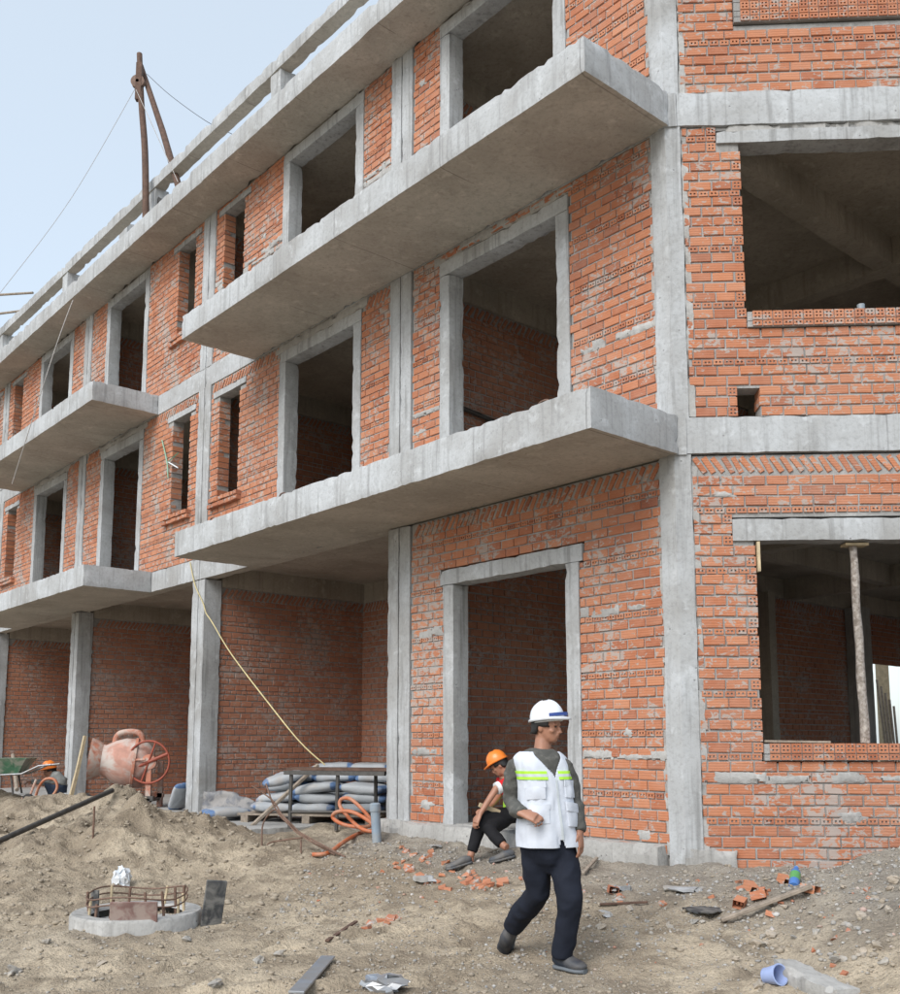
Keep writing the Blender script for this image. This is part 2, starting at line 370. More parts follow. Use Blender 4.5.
# ------------------------------------------------------------------ terrain
def _hash(ix, iy, s):
    h = (ix.astype(np.int64) * 374761393 + iy.astype(np.int64) * 668265263 + s * 974711) & 0x7fffffff
    h = (h ^ (h >> 13)) * 1274126177 & 0x7fffffff
    return ((h ^ (h >> 16)) & 0xffff) / 65535.0
def vnoise(x, y, s=0):
    x0 = np.floor(x); y0 = np.floor(y); fx = x - x0; fy = y - y0
    fx = fx * fx * (3 - 2 * fx); fy = fy * fy * (3 - 2 * fy)
    a = _hash(x0, y0, s); b = _hash(x0 + 1, y0, s); c = _hash(x0, y0 + 1, s); d = _hash(x0 + 1, y0 + 1, s)
    return (a * (1 - fx) + b * fx) * (1 - fy) + (c * (1 - fx) + d * fx) * fy
def fbm(x, y, o=5, s=0, g=0.5):
    r = 0; a = 1.0; t = 0
    for i in range(o):
        r = r + a * (vnoise(x * 2 ** i + 17.3 * i, y * 2 ** i - 9.1 * i, s + i) * 2 - 1); t += a; a *= g
    return r / t
def sstep(a, b, x): t = np.clip((x - a) / (b - a), 0, 1); return t * t * (3 - 2 * t)
HUMPS = []      # (x, y, height, radius)
def hump(s, o, h, r): p = LT * s + LN * o; HUMPS.append((p.x, p.y, h, r))
hump(7.4, 1.85, 0.34, 0.36); hump(6.6, 2.1, 0.14, 0.45); hump(5.7, 2.3, 0.27, 0.33); hump(5.2, 2.7, 0.12, 0.4); hump(9.0, 2.3, 0.16, 0.6)
hump(9.3, 1.7, 0.06, 0.7); hump(11.0, 1.3, 0.04, 0.6); hump(12.3, 2.4, 0.03, 1.0); hump(8.2, 3.2, 0.12, 0.9); hump(6.2, 3.3, 0.10, 0.7)
hump(4.4, 4.2, 0.06, 0.6); hump(9.8, 4.4, 0.10, 1.1)
_fr = random.Random(12); FEET = []
for _k in range(26):                       # foot prints trodden along the way round the corner
    _t = _k / 25; FEET.append((-4.6 + 4.6 * _t + _fr.gauss(0, .25), -3.2 + 2.2 * math.sin(_t * 2.6) + _fr.gauss(0, .3), _fr.gauss(0.5, .5)))
for _k in range(14): FEET.append((-1.9 + _fr.gauss(0, .35), -3.3 + 0.24 * _k, 1.5 + _fr.gauss(0, .25)))
def H(x, y, detail=True):
    x = np.asarray(x, float); y = np.asarray(y, float)
    s = LT.x * x + LT.y * y; o = LN.x * x + LN.y * y
    z = np.interp(o, [-6, 0, 0.35, 1.0, 2.5, 3.8, 7, 12, 60], [-0.14, -0.16, -0.22, -0.30, -0.50, -0.52, -0.74, -0.85, -0.85])
    left = sstep(3.7, 5.8, s) * sstep(60, 30, s)
    z = z + left * np.interp(o, [-1, 0.8, 1.6, 2.6, 4.0, 6.0], [0.0, 0.06, 0.35, 0.36, 0.12, 0.0])
    for hx, hy, hh, r in HUMPS: z = z + hh * np.exp(-((x - hx) ** 2 + (y - hy) ** 2) / (r * r))
    # rubble mound on the right
    wy = sstep(-0.55, -1.5, y) * sstep(-9, -5.5, y)
    z = z + np.clip(0.27 * (x - 0.0), 0, 0.9) * wy * sstep(8, 5, x)
    # hollow round the pile head
    px, py = RING.x, RING.y
    d2 = (x - px) ** 2 + (y - py) ** 2
    z = z + (-0.50 - z) * np.exp(-(d2 / 0.62) ** 2) * 0.9
    if detail:
        path = np.exp(-(((x + 1.5) / 1.1) ** 2)) * sstep(0.4, -1.0, y)
        rough = 0.35 + 0.65 * (1 - path)
        pile = left * sstep(0.7, 1.4, o) * sstep(5.5, 3.0, o)
        z = z + 0.055 * fbm(x * 0.9, y * 0.9, 4, 3) * rough
        rid = 1 - np.abs(fbm(x * 1.7 + 5, y * 1.7, 4, 11))
        z = z + pile * 0.26 * (rid - 0.80)
        z = z + 0.034 * fbm(x * 4.2, y * 4.2, 4, 21, 0.6) * (0.3 + rough + 0.9 * pile)
        lump = fbm(x * 9.5, y * 9.5, 3, 31, 0.55)
        z = z + 0.026 * np.clip(lump, -0.1, 1) * (0.3 + rough * 0.9 + 0.8 * pile)
        for fx_, fy_, fa_ in FEET:
            dx = (x - fx_) * math.cos(fa_) + (y - fy_) * math.sin(fa_); dy = -(x - fx_) * math.sin(fa_) + (y - fy_) * math.cos(fa_)
            q_ = (dx / 0.14) ** 2 + (dy / 0.055) ** 2; z = z - 0.030 * np.exp(-q_ * q_) + 0.012 * np.exp(-((np.sqrt(q_) - 1.45) / 0.35) ** 2)
        for off in (0.0, 0.62):
            yc_ = -2.9 + 0.30 * (x + 4.0) + 0.25 * np.sin(x * 0.9) - off; m_ = sstep(-7.5, -5.5, x) * sstep(-1.2, -2.6, x)
            dd = (y - yc_) / 0.085; z = z - m_ * 0.045 * np.exp(-dd ** 4) + m_ * 0.022 * np.exp(-((np.abs(dd) - 1.7) / 0.5) ** 2)
        cl = np.clip(vnoise(x * 6.3, y * 6.3, 44) - 0.72, 0, 1) * sstep(-1, 1, fbm(x * .7, y * .7, 2, 51) * 3)
        z = z + 0.13 * cl * (0.2 + rough)
    # under the building the earth stays below the floor
    ins = sstep(0.15, -0.35, o) * sstep(-0.02, 0.25, y - BE_T * x)
    z = np.where(ins > 0, z * (1 - ins) + ins * np.minimum(z, -0.32), z)
    ver = sstep(5.3, 5.7, s) * sstep(0.95, 0.75, o)
    return np.where(ver > 0, z * (1 - ver) + ver * np.minimum(z, -0.30), z)
BE_T = math.tan(BE)
RING = atZ(137, 915, -0.42)
def h1(x, y): return float(H(np.array([x]), np.array([y]))[0])
_T = np.arange(3.0, 30.0, 0.01)
def hit(px, py):
    """first place where the sight line through a photo point meets the ground"""
    r = ray(px, py); x = CAM.x + r.x * _T; y = CAM.y + r.y * _T; z = CAM.z + r.z * _T
    h = H(x, y); k = int(np.argmax(z < h))
    return Vector((x[k], y[k], h[k]))
def axis(lo, hi, d, far_lo, far_hi):
    a = list(np.arange(lo, hi + 1e-6, d)); st = d; x = lo; L_ = []
    while x > far_lo: st *= 1.22; x -= st; L_.append(x)
    st = d; x = a[-1]; G = []
    while x < far_hi: st *= 1.22; x += st; G.append(x)
    return np.array(L_[::-1] + a + G)
gx = axis(-9.5, 2.6, 0.026, -900, 900); gy = axis(-3.6, 5.2, 0.026, -900, 900)
GX, GY = np.meshgrid(gx, gy)
GZ = H(GX, GY)
far = sstep(25, 60, np.hypot(GX, GY)); GZ = GZ * (1 - far) + far * -0.85
nx, ny = len(gx), len(gy)
me = bpy.data.meshes.new('ground'); me.vertices.add(nx * ny)
me.vertices.foreach_set('co', np.stack([GX, GY, GZ], -1).astype(np.float32).ravel())
ii = (np.arange(ny - 1)[:, None] * nx + np.arange(nx - 1)[None, :]).ravel()
quads = np.stack([ii, ii + 1, ii + nx + 1, ii + nx], -1).astype(np.int32)
me.loops.add(quads.size); me.polygons.add(len(quads))
me.loops.foreach_set('vertex_index', quads.ravel())
me.polygons.foreach_set('loop_start', np.arange(0, quads.size, 4, dtype=np.int32))
me.update(calc_edges=True); me.validate()
so = LN.x * GX + LN.y * GY; ss = LT.x * GX + LT.y * GY
grey = np.clip(sstep(1.6, 0.4, so) * sstep(5.0, 3.5, ss) * 0.8 + sstep(-0.3, 0.9, GX) * 0.3 + 0.45 * fbm(GX * 0.8, GY * 0.8, 3, 77), 0, 0.9)
ga = me.attributes.new('grey', 'FLOAT', 'POINT'); ga.data.foreach_set('value', grey.astype(np.float32).ravel())
ground = mesh_obj('ground', me, 'sand_ground', smooth=180); ground['kind'] = 'structure'

# ------------------------------------------------------------------ the unfinished building
F1, F2, EB, ET = 3.70, 6.78, 9.35, 9.68          # floor levels, underside and top of the eave slab
bld = empty('unfinished_building')
tag(bld, 'three-storey unfinished building of red hollow brick and bare grey concrete with balcony slabs', 'building')

def brick_vf(w, d, h, j=0.0015, c=0.005):
    a = w / 2; b = h / 2; r = lambda: random.uniform(-j, j)
    v = [Vector((x, -d, z)) for x, z in ((-a, -b), (a, -b), (a, b), (-a, b))]
    v += [Vector((x + r(), -c, z + r())) for x, z in ((-a, -b), (a, -b), (a, b), (-a, b))]
    v += [Vector((x + r(), r(), z + r())) for x, z in ((-a + c, -b + c), (a - c, -b + c), (a - c, b - c), (-a + c, b - c))]
    f = [(8, 11, 10, 9)]
    for k in range(4):
        n = (k + 1) % 4
        f.append((4 + k, 8 + k, 8 + n, 4 + n)); f.append((k, 4 + k, 4 + n, n))
    return v, f
def holed_vf(w, d, h, nu, nz):
    """a brick end with nu x nz square channels sunk into it"""
    def cuts(L, n):
        hw = L * (0.20 if n == 2 else 0.36); gap = (L - n * hw) / (n + 1); out = [-L / 2]
        for k in range(n): a = -L / 2 + gap * (k + 1) + hw * k; out += [a, a + hw]
        return out + [L / 2]
    xs = cuts(w, nu); zs = cuts(h, nz); v = []; f = []; ids = {}
    def g(x, y, z):
        k = (round(x, 5), round(y, 5), round(z, 5))
        if k not in ids: ids[k] = len(v); v.append(Vector((x, y, z)))
        return ids[k]
    hd = -0.12
    for i in range(len(xs) - 1):
        for k in range(len(zs) - 1):
            x0, x1, z0, z1 = xs[i], xs[i + 1], zs[k], zs[k + 1]
            if i % 2 and k % 2:
                f.append((g(x0, hd, z0), g(x0, hd, z1), g(x1, hd, z1), g(x1, hd, z0)))
                f.append((g(x0, 0, z0), g(x0, 0, z1), g(x0, hd, z1), g(x0, hd, z0)))
                f.append((g(x1, 0, z1), g(x1, 0, z0), g(x1, hd, z0), g(x1, hd, z1)))
                f.append((g(x0, 0, z1), g(x1, 0, z1), g(x1, hd, z1), g(x0, hd, z1)))
                f.append((g(x1, 0, z0), g(x0, 0, z0), g(x0, hd, z0), g(x1, hd, z0)))
            else: f.append((g(x0, 0, z0), g(x0, 0, z1), g(x1, 0, z1), g(x1, 0, z0)))
    a, b = w / 2, h / 2
    q = [g(-a, -d, -b), g(a, -d, -b), g(a, -d, b), g(-a, -d, b)]; p = [g(-a, 0, -b), g(a, 0, -b), g(a, 0, b), g(-a, 0, b)]
    for k in range(4): n = (k + 1) % 4; f.append((q[k], p[k], p[n], q[n]))
    return v, f
def vf_mesh(vf, nm='brick'):
    me = bpy.data.meshes.new(nm); me.from_pydata(vf[0], [], vf[1]); me.update(); me.materials.append(MATS['brick']); return me
STRETCH = [vf_mesh(brick_vf(0.18, 0.1, 0.08, 0.003)) for _ in range(8)]
HALF = [vf_mesh(brick_vf(0.09, 0.1, 0.08, 0.003)) for _ in range(4)]
THIN2 = vf_mesh(holed_vf(0.082, 0.18, 0.046, 2, 1)); HEAD4 = vf_mesh(holed_vf(0.08, 0.18, 0.08, 2, 2))
SLANT = [vf_mesh(brick_vf(0.165, 0.1, 0.045, 0.004)) for _ in range(4)]
N_IND = [0]; MAX_IND = 300

def wall(mw, u0, u1, z0, z1, openings=(), thick=0.2, top='slant', mat='brick', holes=True, jamb4=(), bands=(), ind=None, seed=1, name='brick_wall', header_rows=(), slant=1, patches=0):
    """mortar core with every brick of the face set proud of it"""
    rnd = random.Random(seed)
    mb = MB(); e = 0.012
    zs = sorted({z0, z1} | {min(max(q, z0), z1) for o in openings for q in (o[2] - (e if o[2] > z0 + .02 else 0), o[3] + e)})
    for a, b in zip(zs[:-1], zs[1:]):
        if b - a < 1e-4: continue
        m = (a + b) / 2; x = u0
        for o in sorted(o for o in openings if o[2] - e < m < o[3] + e):
            if o[0] - e > x: mb.box(x, o[0] - e, -thick, -e, a, b)
            x = o[1] + e
        if x < u1: mb.box(x, u1, -thick, -e, a, b)
    core = mb.build(name, 'mortar', bld, mw)
    jo = MB()
    def put(u, z, wd, ht, kind, rot=0.0, dep=0.1):
        do = rnd.uniform(-0.004, 0.004); tint = rnd.random()
        single = ind is not None and N_IND[0] < MAX_IND and ind(u, z)
        if single:
            N_IND[0] += 1
            if kind == 'S': me_ = rnd.choice(STRETCH) if wd > 0.12 else rnd.choice(HALF); sx = wd / (0.18 if wd > 0.12 else 0.09); sz = ht / 0.08
            elif kind == 'T': me_ = THIN2; sx = wd / 0.082; sz = ht / 0.046
            elif kind == 'H': me_ = HEAD4; sx = wd / 0.08; sz = ht / 0.08
            else: me_ = rnd.choice(SLANT); sx = wd / 0.165; sz = ht / 0.045
            b = bpy.data.objects.new('brick', me_)
            link(b, core, Matrix.Translation((u, do, z)) @ Matrix.Rotation(rot + rnd.gauss(0, 0.008), 4, 'Y') @ Matrix.Diagonal((sx, 1, sz, 1)))
            return
        if kind == 'T' and holes: vf = holed_vf(wd, 0.1, ht, 2, 1)
        elif kind == 'H' and holes: vf = holed_vf(wd, 0.1, ht, 2, 2)
        else: vf = brick_vf(wd, dep, ht, 0.002)
        M = Matrix.Translation((u, do, z)) @ Matrix.Rotation(rot + rnd.gauss(0, 0.007), 4, 'Y')
        jo.add([M @ p for p in vf[0]], vf[1], tint)
    zt = z1 - (0.165 if top == 'slant' else 0.0)
    z = z0 + 0.006; i = rnd.randrange(6) if header_rows == () else 0
    while z < zt - 0.03:
        hdr = (i % 6 == 5)
        ht = (0.048 if hdr else 0.08); jz = rnd.uniform(-0.003, 0.003)
        if z + ht > zt: ht = zt - z - 0.004
        zc = z + ht / 2
        band = any(abs(zc - b) < 0.05 for b in bands)
        x = u0; iv = []
        for o in sorted(o for o in openings if o[2] - 0.02 < zc < o[3] + 0.005):
            if o[0] > x + 0.02: iv.append([x, o[0], x > u0 + 1e-6, True])
            x = max(x, o[1])
        if x < u1 - 0.02: iv.append([x, u1, x > u0 + 1e-6, False])
        if True:
            for a, b, la, lb in iv:
                pitch = 0.094 if hdr else 0.194
                if not hdr and i % 2 == 0:
                    if la and 'a' in jamb4 and b - a > 0.2: put(a + 0.04, zc, 0.08, ht, 'H', dep=0.19); a += 0.092
                    if lb and 'b' in jamb4 and b - a > 0.2: put(b - 0.04, zc, 0.08, ht, 'H', dep=0.19); b -= 0.092
                st = math.floor(a / pitch) * pitch + (0.097 * (i % 2) + rnd.uniform(-0.02, 0.02) if not hdr else rnd.uniform(0, 0.05)) - pitch
                while st < b:
                    p0 = max(a, st); p1 = min(b, st + pitch - 0.013 + rnd.uniform(-0.003, 0.003))
                    if p1 - p0 > 0.03: put((p0 + p1) / 2, zc + jz + rnd.uniform(-0.002, 0.002), p1 - p0, ht, 'T' if hdr and p1 - p0 > 0.07 else 'S', dep=0.19 if (p0 < a + 0.01 or p1 > b - 0.01) else 0.1)
                    st += pitch + rnd.uniform(-0.001, 0.002)
        if band:
            for a, b, la, lb in iv:
                x = a
                while x < b - 0.05:
                    L_ = rnd.uniform(0.12, 0.5); e_ = min(b, x + L_)
                    rough_box('mortar_band', x, e_, -0.03, 0.004 + rnd.uniform(0, 0.006), z - rnd.uniform(0.0, 0.03), z + ht * rnd.uniform(0.5, 1.25), 'mortar_lump', core, Matrix.Identity(4), 0.025, 0.012, 0.03, seed=seed + i + x)
                    x = e_ + rnd.choice((-0.03, -0.03, 0.02, 0.1))
        z += ht + 0.014; i += 1
    if top == 'slant':
        u = u0 + 0.05
        while u < u1 - 0.06:
            zc = zt + 0.078
            if not any(o[0] - 0.05 < u < o[1] + 0.05 and o[2] < zc < o[3] + 0.03 for o in openings):
                put(u, zc, 0.16, 0.045, 'L', rot=slant * R_(58) + rnd.gauss(0, 0.07))
            u += 0.083 + rnd.uniform(-0.006, 0.008)
    for _ in range(patches):                    # dabs of mortar thrown or smeared on the face
        pu, pz = rnd.uniform(u0 + .1, u1 - .1), rnd.uniform(z0 + .1, zt)
        if any(o[0] - .12 < pu < o[1] + .12 and o[2] - .12 < pz < o[3] + .12 for o in openings): continue
        bm = bmesh.new(); bmesh.ops.create_icosphere(bm, subdivisions=3, radius=1.0); wx, wz = rnd.uniform(.03, .11), rnd.uniform(.02, .05)
        for v_ in bm.verts:
            n_ = 1 + 0.9 * noise.noise(v_.co * 1.8 + Vector((pu * 9, pz * 7, 0))); v_.co = Vector((v_.co.x * wx * n_, v_.co.y * 0.012, v_.co.z * wz * n_))
        mp_ = bpy.data.meshes.new('mortar_patch'); bm.to_mesh(mp_); bm.free()
        mesh_obj('mortar_patch', mp_, 'mortar_lump', core, Matrix.Translation((pu, -0.004, pz)), 60)
    if jo.v:
        bo = jo.build('brickwork', mat, core, Matrix.Identity(4), tint=True); bo['kind'] = 'stuff'
    return core
def sill_rows(mw, u0, u1, ztop, rows, core, ind=True, proud=0.035):
    """rows of brick ends that close a window opening below"""
    z = ztop
    for r in rows:
        ht = 0.08 if r == 'H' else 0.048; u = u0 + 0.042
        rb = MB().box(u0, u1, -0.19, proud - 0.012, z - ht - 0.006, z - 0.004).build('mortar_bed', 'mortar', core, Matrix.Identity(4))
        jo = MB()
        while u < u1 - 0.03:
            if ind and N_IND[0] < MAX_IND:
                N_IND[0] += 1
                b = bpy.data.objects.new('brick', HEAD4 if r == 'H' else THIN2)
                link(b, core, Matrix.Translation((u, proud + random.uniform(-0.004, 0.004), z - ht / 2)) @ Matrix.Rotation(random.gauss(0, 0.01), 4, 'Y'))
            else:
                vf = holed_vf(0.08, 0.1, ht, 2, 2 if r == 'H' else 1); M = Matrix.Translation((u, proud + random.uniform(-0.003, 0.003), z - ht / 2))
                jo.add([M @ p for p in vf[0]], vf[1], random.random())
            u += 0.089
        if jo.v: jo.build('brickwork', 'brick', core, Matrix.Identity(4), tint=True)['kind'] = 'stuff'
        z -= ht + 0.008
def con(name, fr, u0, u1, o0, o1, z0, z1, mat='concrete', **k):
    con.n += 1.37
    return rough_box(name, u0, u1, o0, o1, z0, z1, mat, bld, fr, seed=con.n, **k)
con.n = 0.0
def poly_slab(name, pts, z0, z1, mat):
    n = len(pts); v = [Vector((p.x, p.y, z0)) for p in pts] + [Vector((p.x, p.y, z1)) for p in pts]
    f = [tuple(range(n - 1, -1, -1)), tuple(range(n, 2 * n))] + [(k, (k + 1) % n, n + (k + 1) % n, n + k) for k in range(n)]
    me_ = bpy.data.meshes.new(name); me_.from_pydata(v, [], f); me_.update()
    bm = bmesh.new(); bm.from_mesh(me_); bmesh.ops.recalc_face_normals(bm, faces=bm.faces); bm.to_mesh(me_); bm.free()
    return mesh_obj(name, me_, mat, bld)
SEND = 24.6; RE = 3.6; DEP = 9.0
def foot(ins): return [RT * (RE - ins) - RN * ins, (LT * 0.02 - LN * ins * 1.15), LT * SEND - LN * ins, LT * SEND - LN * DEP, LT * 4.0 - LN * DEP, LT * 4.0 - LN * 13.0, RT * (RE - ins) - LN * 10.3]
FV = -0.17        # the open bays lie a step lower than the corner room
poly_slab('floor_slab', [foot(0.03)[0], foot(0.03)[1], LT * 4.1 - LN * 0.03, LT * 4.1 - LN * 13.0, foot(0.03)[-1]], -0.3, 0.0, 'concrete_rough')
poly_slab('floor_slab', foot(0.03), F1 - 0.13, F1 - 0.004, 'concrete_inside')
poly_slab('floor_slab', foot(0.03), F2 - 0.13, F2 - 0.004, 'concrete_inside')
poly_slab('roof_slab', foot(0.03), EB + 0.02, ET - 0.004, 'concrete_inside')
con('floor_slab', FL, 4.13, 5.55, -DEP, -0.02, -0.42, FV - 0.003, 'concrete_rough', amp=0.01, chip=0.03, cell=0.12)
con('floor_slab', FL, 5.55, SEND, -DEP, 0.98, -0.42, FV, 'concrete_rough', amp=0.012, chip=0.03, cell=0.12)
con('plinth', FL, 0.2, 4.2, -0.15, 0.11, -0.55, -0.012, 'concrete_rough', amp=0.016, chip=0.05, cell=0.09)

# corner column: a five-sided post, flush with both facades
def corner_column(z0, z1, proud, wl_, wr_):
    a = LT * wl_ + LN * proud; c = (LN + RN).normalized() * proud; b = RT * wr_ + RN * proud
    poly = [a + (c - a) * t for t in (0, .5)] + [c + (b - c) * t for t in (0, .5, 1)] + [RT * wr_ - RN * 0.25, -LN * 0.3 + LT * 0.03, LT * wl_ - LN * 0.25]
    n = len(poly); k = max(2, int((z1 - z0) / 0.12)); v = []; f = []
    for i in range(k + 1):
        z = z0 + (z1 - z0) * i / k
        for p in poly:
            q = Vector((p.x, p.y, z)); v.append(q + noise.noise_vector(q * 2.6) * 0.009)
    for i in range(k):
        for m in range(n): f.append((i * n + m, (i + 1) * n + m, (i + 1) * n + (m + 1) % n, i * n + (m + 1) % n))
    f.append(tuple(range(n))); f.append(tuple(k * n + m for m in range(n - 1, -1, -1)))
    me_ = bpy.data.meshes.new('column'); me_.from_pydata(v, [], f); me_.update()
    bm = bmesh.new(); bm.from_mesh(me_); bmesh.ops.recalc_face_normals(bm, faces=bm.faces); bm.to_mesh(me_); bm.free()
    return mesh_obj('column', me_, 'concrete', bld, smooth=30)
corner_column(-0.4, 3.36, 0.012, 0.16, 0.14); corner_column(F1 - 0.03, 6.45, 0.012, 0.16, 0.13); corner_column(F2 - 0.03, EB + 0.01, 0.012, 0.15, 0.13)
corner_column(3.355, F1 - 0.01, 0.03, 0.06, 0.10); corner_column(6.445, F2 - 0.01, 0.03, 0.06, 0.10)
plint = con('plinth', FR, -0.42, -0.0, -0.1, 0.045, -0.5, -0.03, 'concrete_rough', amp=0.02, chip=0.06, cell=0.07)
COLS = [(3.714, 4.128), (8.754, 9.168), (13.9, 14.273), (18.98, 19.38), (24.1, 24.5)]
for u0, u1 in COLS:                                        # twin posts either side of a movement joint
    um = (u0 + u1) / 2
    for a, b in ((u0, um - 0.008), (um + 0.008, u1)):
        con('column', FL, a, b, -0.28, 0.012, -0.3, 3.35)
        con('column', FL, a, b, -0.2, 0.014, F1 - 0.01, 6.45); con('column', FL, a, b, -0.2, 0.014, F2 - 0.01, EB + 0.02)
# facade beams and cantilevered balconies
for z0, z1 in ((3.36, F1), (6.44, F2)):
    for a, b in ((0.05, 8.955), (8.965, 14.08), (14.09, 19.17), (19.18, SEND)):
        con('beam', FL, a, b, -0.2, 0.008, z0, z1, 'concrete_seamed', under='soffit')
    con('beam', FR, -RE, -0.10, -0.2, 0.024, z0 + 0.005, z1 - 0.005, 'concrete_seamed', amp=0.007)
BAL = [(-0.05, 7.42), (10.68, 17.78), (21.0, SEND)]
for u0, u1 in BAL:
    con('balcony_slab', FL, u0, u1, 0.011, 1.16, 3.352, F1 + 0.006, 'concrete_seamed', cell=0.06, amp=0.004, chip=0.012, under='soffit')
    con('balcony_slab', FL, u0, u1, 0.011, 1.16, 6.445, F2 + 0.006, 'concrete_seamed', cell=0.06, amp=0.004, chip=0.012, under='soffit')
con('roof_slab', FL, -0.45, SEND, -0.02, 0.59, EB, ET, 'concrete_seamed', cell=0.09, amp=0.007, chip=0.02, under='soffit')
con('roof_slab', FR, -RE, 0.2, -0.02, 0.5, EB, ET, 'concrete_seamed')
for u in (2.35, 6.45, 10.55, 14.68, 18.8, 22.9):
    con('parapet_post', FL, u - 0.14, u + 0.14, 0.08, 0.33, ET - 0.01, 10.37)
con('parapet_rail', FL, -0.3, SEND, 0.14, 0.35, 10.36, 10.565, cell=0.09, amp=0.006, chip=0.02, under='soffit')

# corner facade
vis = lambda u, z: u > -2.02
base_r = wall(FR, -RE, -0.15, -0.3, 3.35, [(-3.2, -0.668, 0.69, 2.58), (-3.35, -0.477, 2.575, 2.785)], jamb4='a', bands=(0.60,), ind=lambda u, z: u > -2.02 and z > -0.1, seed=11, header_rows=(1,), slant=-1, patches=7)
sill_rows(FR, -3.2, -0.672, 0.845, 'HT', base_r)
con('lintel', FR, -3.35, -0.477, -0.2, 0.012, 2.583, 2.78, 'concrete', amp=0.006)
up_r = wall(FR, -RE, -0.15, F1, 6.44, [(-3.2, -0.668, 4.51, 6.27), (-3.35, -0.45, 6.265, 6.40), (-0.753, -0.561, 3.70, 3.95)], jamb4='a', ind=vis, seed=12, top=None, header_rows=(1,), patches=4)
sill_rows(FR, -3.2, -0.672, 4.656, 'HT', up_r)
con('lintel', FR, -3.35, -0.45, -0.2, 0.02, 6.27, 6.395, 'concrete', amp=0.008)
con('mortar_bed', FR, -3.35, -0.33, -0.05, 0.006, 6.385, 6.455, 'mortar_lump', amp=0.014, cell=0.05, chip=0.03)
top_r = wall(FR, -RE, -0.15, F2, EB, [(-3.2, -0.65, 7.458, 8.9)], seed=13, header_rows=(1,))
sill_rows(FR, -3.2, -0.655, 7.75, 'HHTT', top_r, ind=False)
for z0, z1 in ((-0.2, 3.35), (F1, 6.44), (F2, EB)):
    con('mortar_bed', FR, -0.20, -0.13, -0.1, 0.004, z0, z1, 'mortar_lump', amp=0.016, cell=0.05, chip=0.03)
    con('mortar_bed', FL, 0.15, 0.20, -0.1, 0.003, z0, z1, 'mortar_lump', amp=0.014, cell=0.05, chip=0.03)

# long facade, bay by bay
def surround(u0, u1, zf, head, lin, jw=0.18, ov=0.0):
    con('door_jamb', FL, u1 + 0.004, u1 + jw, -0.21, 0.012, zf, head + 0.002, amp=0.003, chip=0.010)
    con('door_jamb', FL, u0 - jw, u0 - 0.004, -0.21, 0.012, zf, head + 0.002, amp=0.003, chip=0.010)
    con('lintel', FL, u0 - jw - ov, u1 + jw + ov, -0.21, 0.014, head, lin, amp=0.003, chip=0.010)
def op(u0, u1, zf, head, lin, jw=0.18, ov=0.0): return [(u0 - jw, u1 + jw, zf, head + 0.01), (u0 - jw - ov, u1 + jw + ov, head - 0.005, lin + 0.004)]
wall(FL, 0.17, 3.70, -0.1, 3.345, op(1.317, 2.949, -0.1, 2.567, 2.745, ov=0.05), seed=21, bands=(0.75, 2.05), header_rows=(1,), patches=10)
surround(1.317, 2.949, -0.05, 2.567, 2.74, ov=0.05)
BAYS = [(0.17, 3.70, [(1.382, 3.015)], []), (4.14, 8.745, [(4.91, 6.529)], [(7.853, 8.473)]), (9.18, 13.89, [(11.419, 12.98)], [(9.465, 10.085)]),
        (14.285, 18.97, [(15.079, 16.67)], [(18.03, 18.65)]), (19.39, 24.09, [], [(19.72, 20.34)])]
def small_window(a, b, z0, z1, core):
    mb = MB()
    con('lintel', FL, a - 0.2, b + 0.2, -0.2, 0.01, z1, z1 + 0.1, amp=0.006)
    jo = MB()
    for r in range(2):
        u = a - 0.13
        while u < b + 0.02:
            vf = brick_vf(0.18 if r == 0 else 0.085, 0.16, 0.06, 0.004)
            M = Matrix.Translation((u + (0.09 if r == 0 else 0.045), 0.075 + 0.02 * r + random.uniform(-.006, .006), z0 - 0.035 - 0.07 * (1 - r)))
            jo.add([M @ p for p in vf[0]], vf[1], random.random()); u += 0.19 if r == 0 else 0.094
    jo.build('window_sill', 'brick', bld, FL, tint=True)
for bi, (u0, u1, doors, slits) in enumerate(BAYS):
    for fi, (z0, z1, head, ws, wh) in enumerate(((F1, 6.44, 6.164, 4.545, 6.18), (F2, EB, 9.16, 7.62, 9.20))):
        ops = []
        for a, b in doors: ops += op(a, b, z0, head, head + 0.17)
        for a, b in slits: ops += [(a, b, ws, wh), (a - 0.2, b + 0.2, wh - 0.005, wh + 0.105)]
        bz = () if (bi + fi) % 2 else (z0 + 0.95 + 0.3 * bi,)
        c = wall(FL, u0, u1, z0, z1, ops, seed=30 + bi * 2 + fi, top='slant' if fi == 0 and bi > 0 else None, bands=bz if bi < 2 else (), header_rows=(1,), holes=bi < 3, patches=4 if bi < 2 else 0)
        for a, b in doors:
            surround(a, b, z0, head, head + 0.165)
            con('mortar_bed', FL, a - 0.3, b + 0.3, -0.1, 0.006, head + 0.16, z1 + 0.004, 'mortar_lump', amp=0.016, cell=0.06, chip=0.03)
        for a, b in slits: small_window(a, b, ws, wh, c)

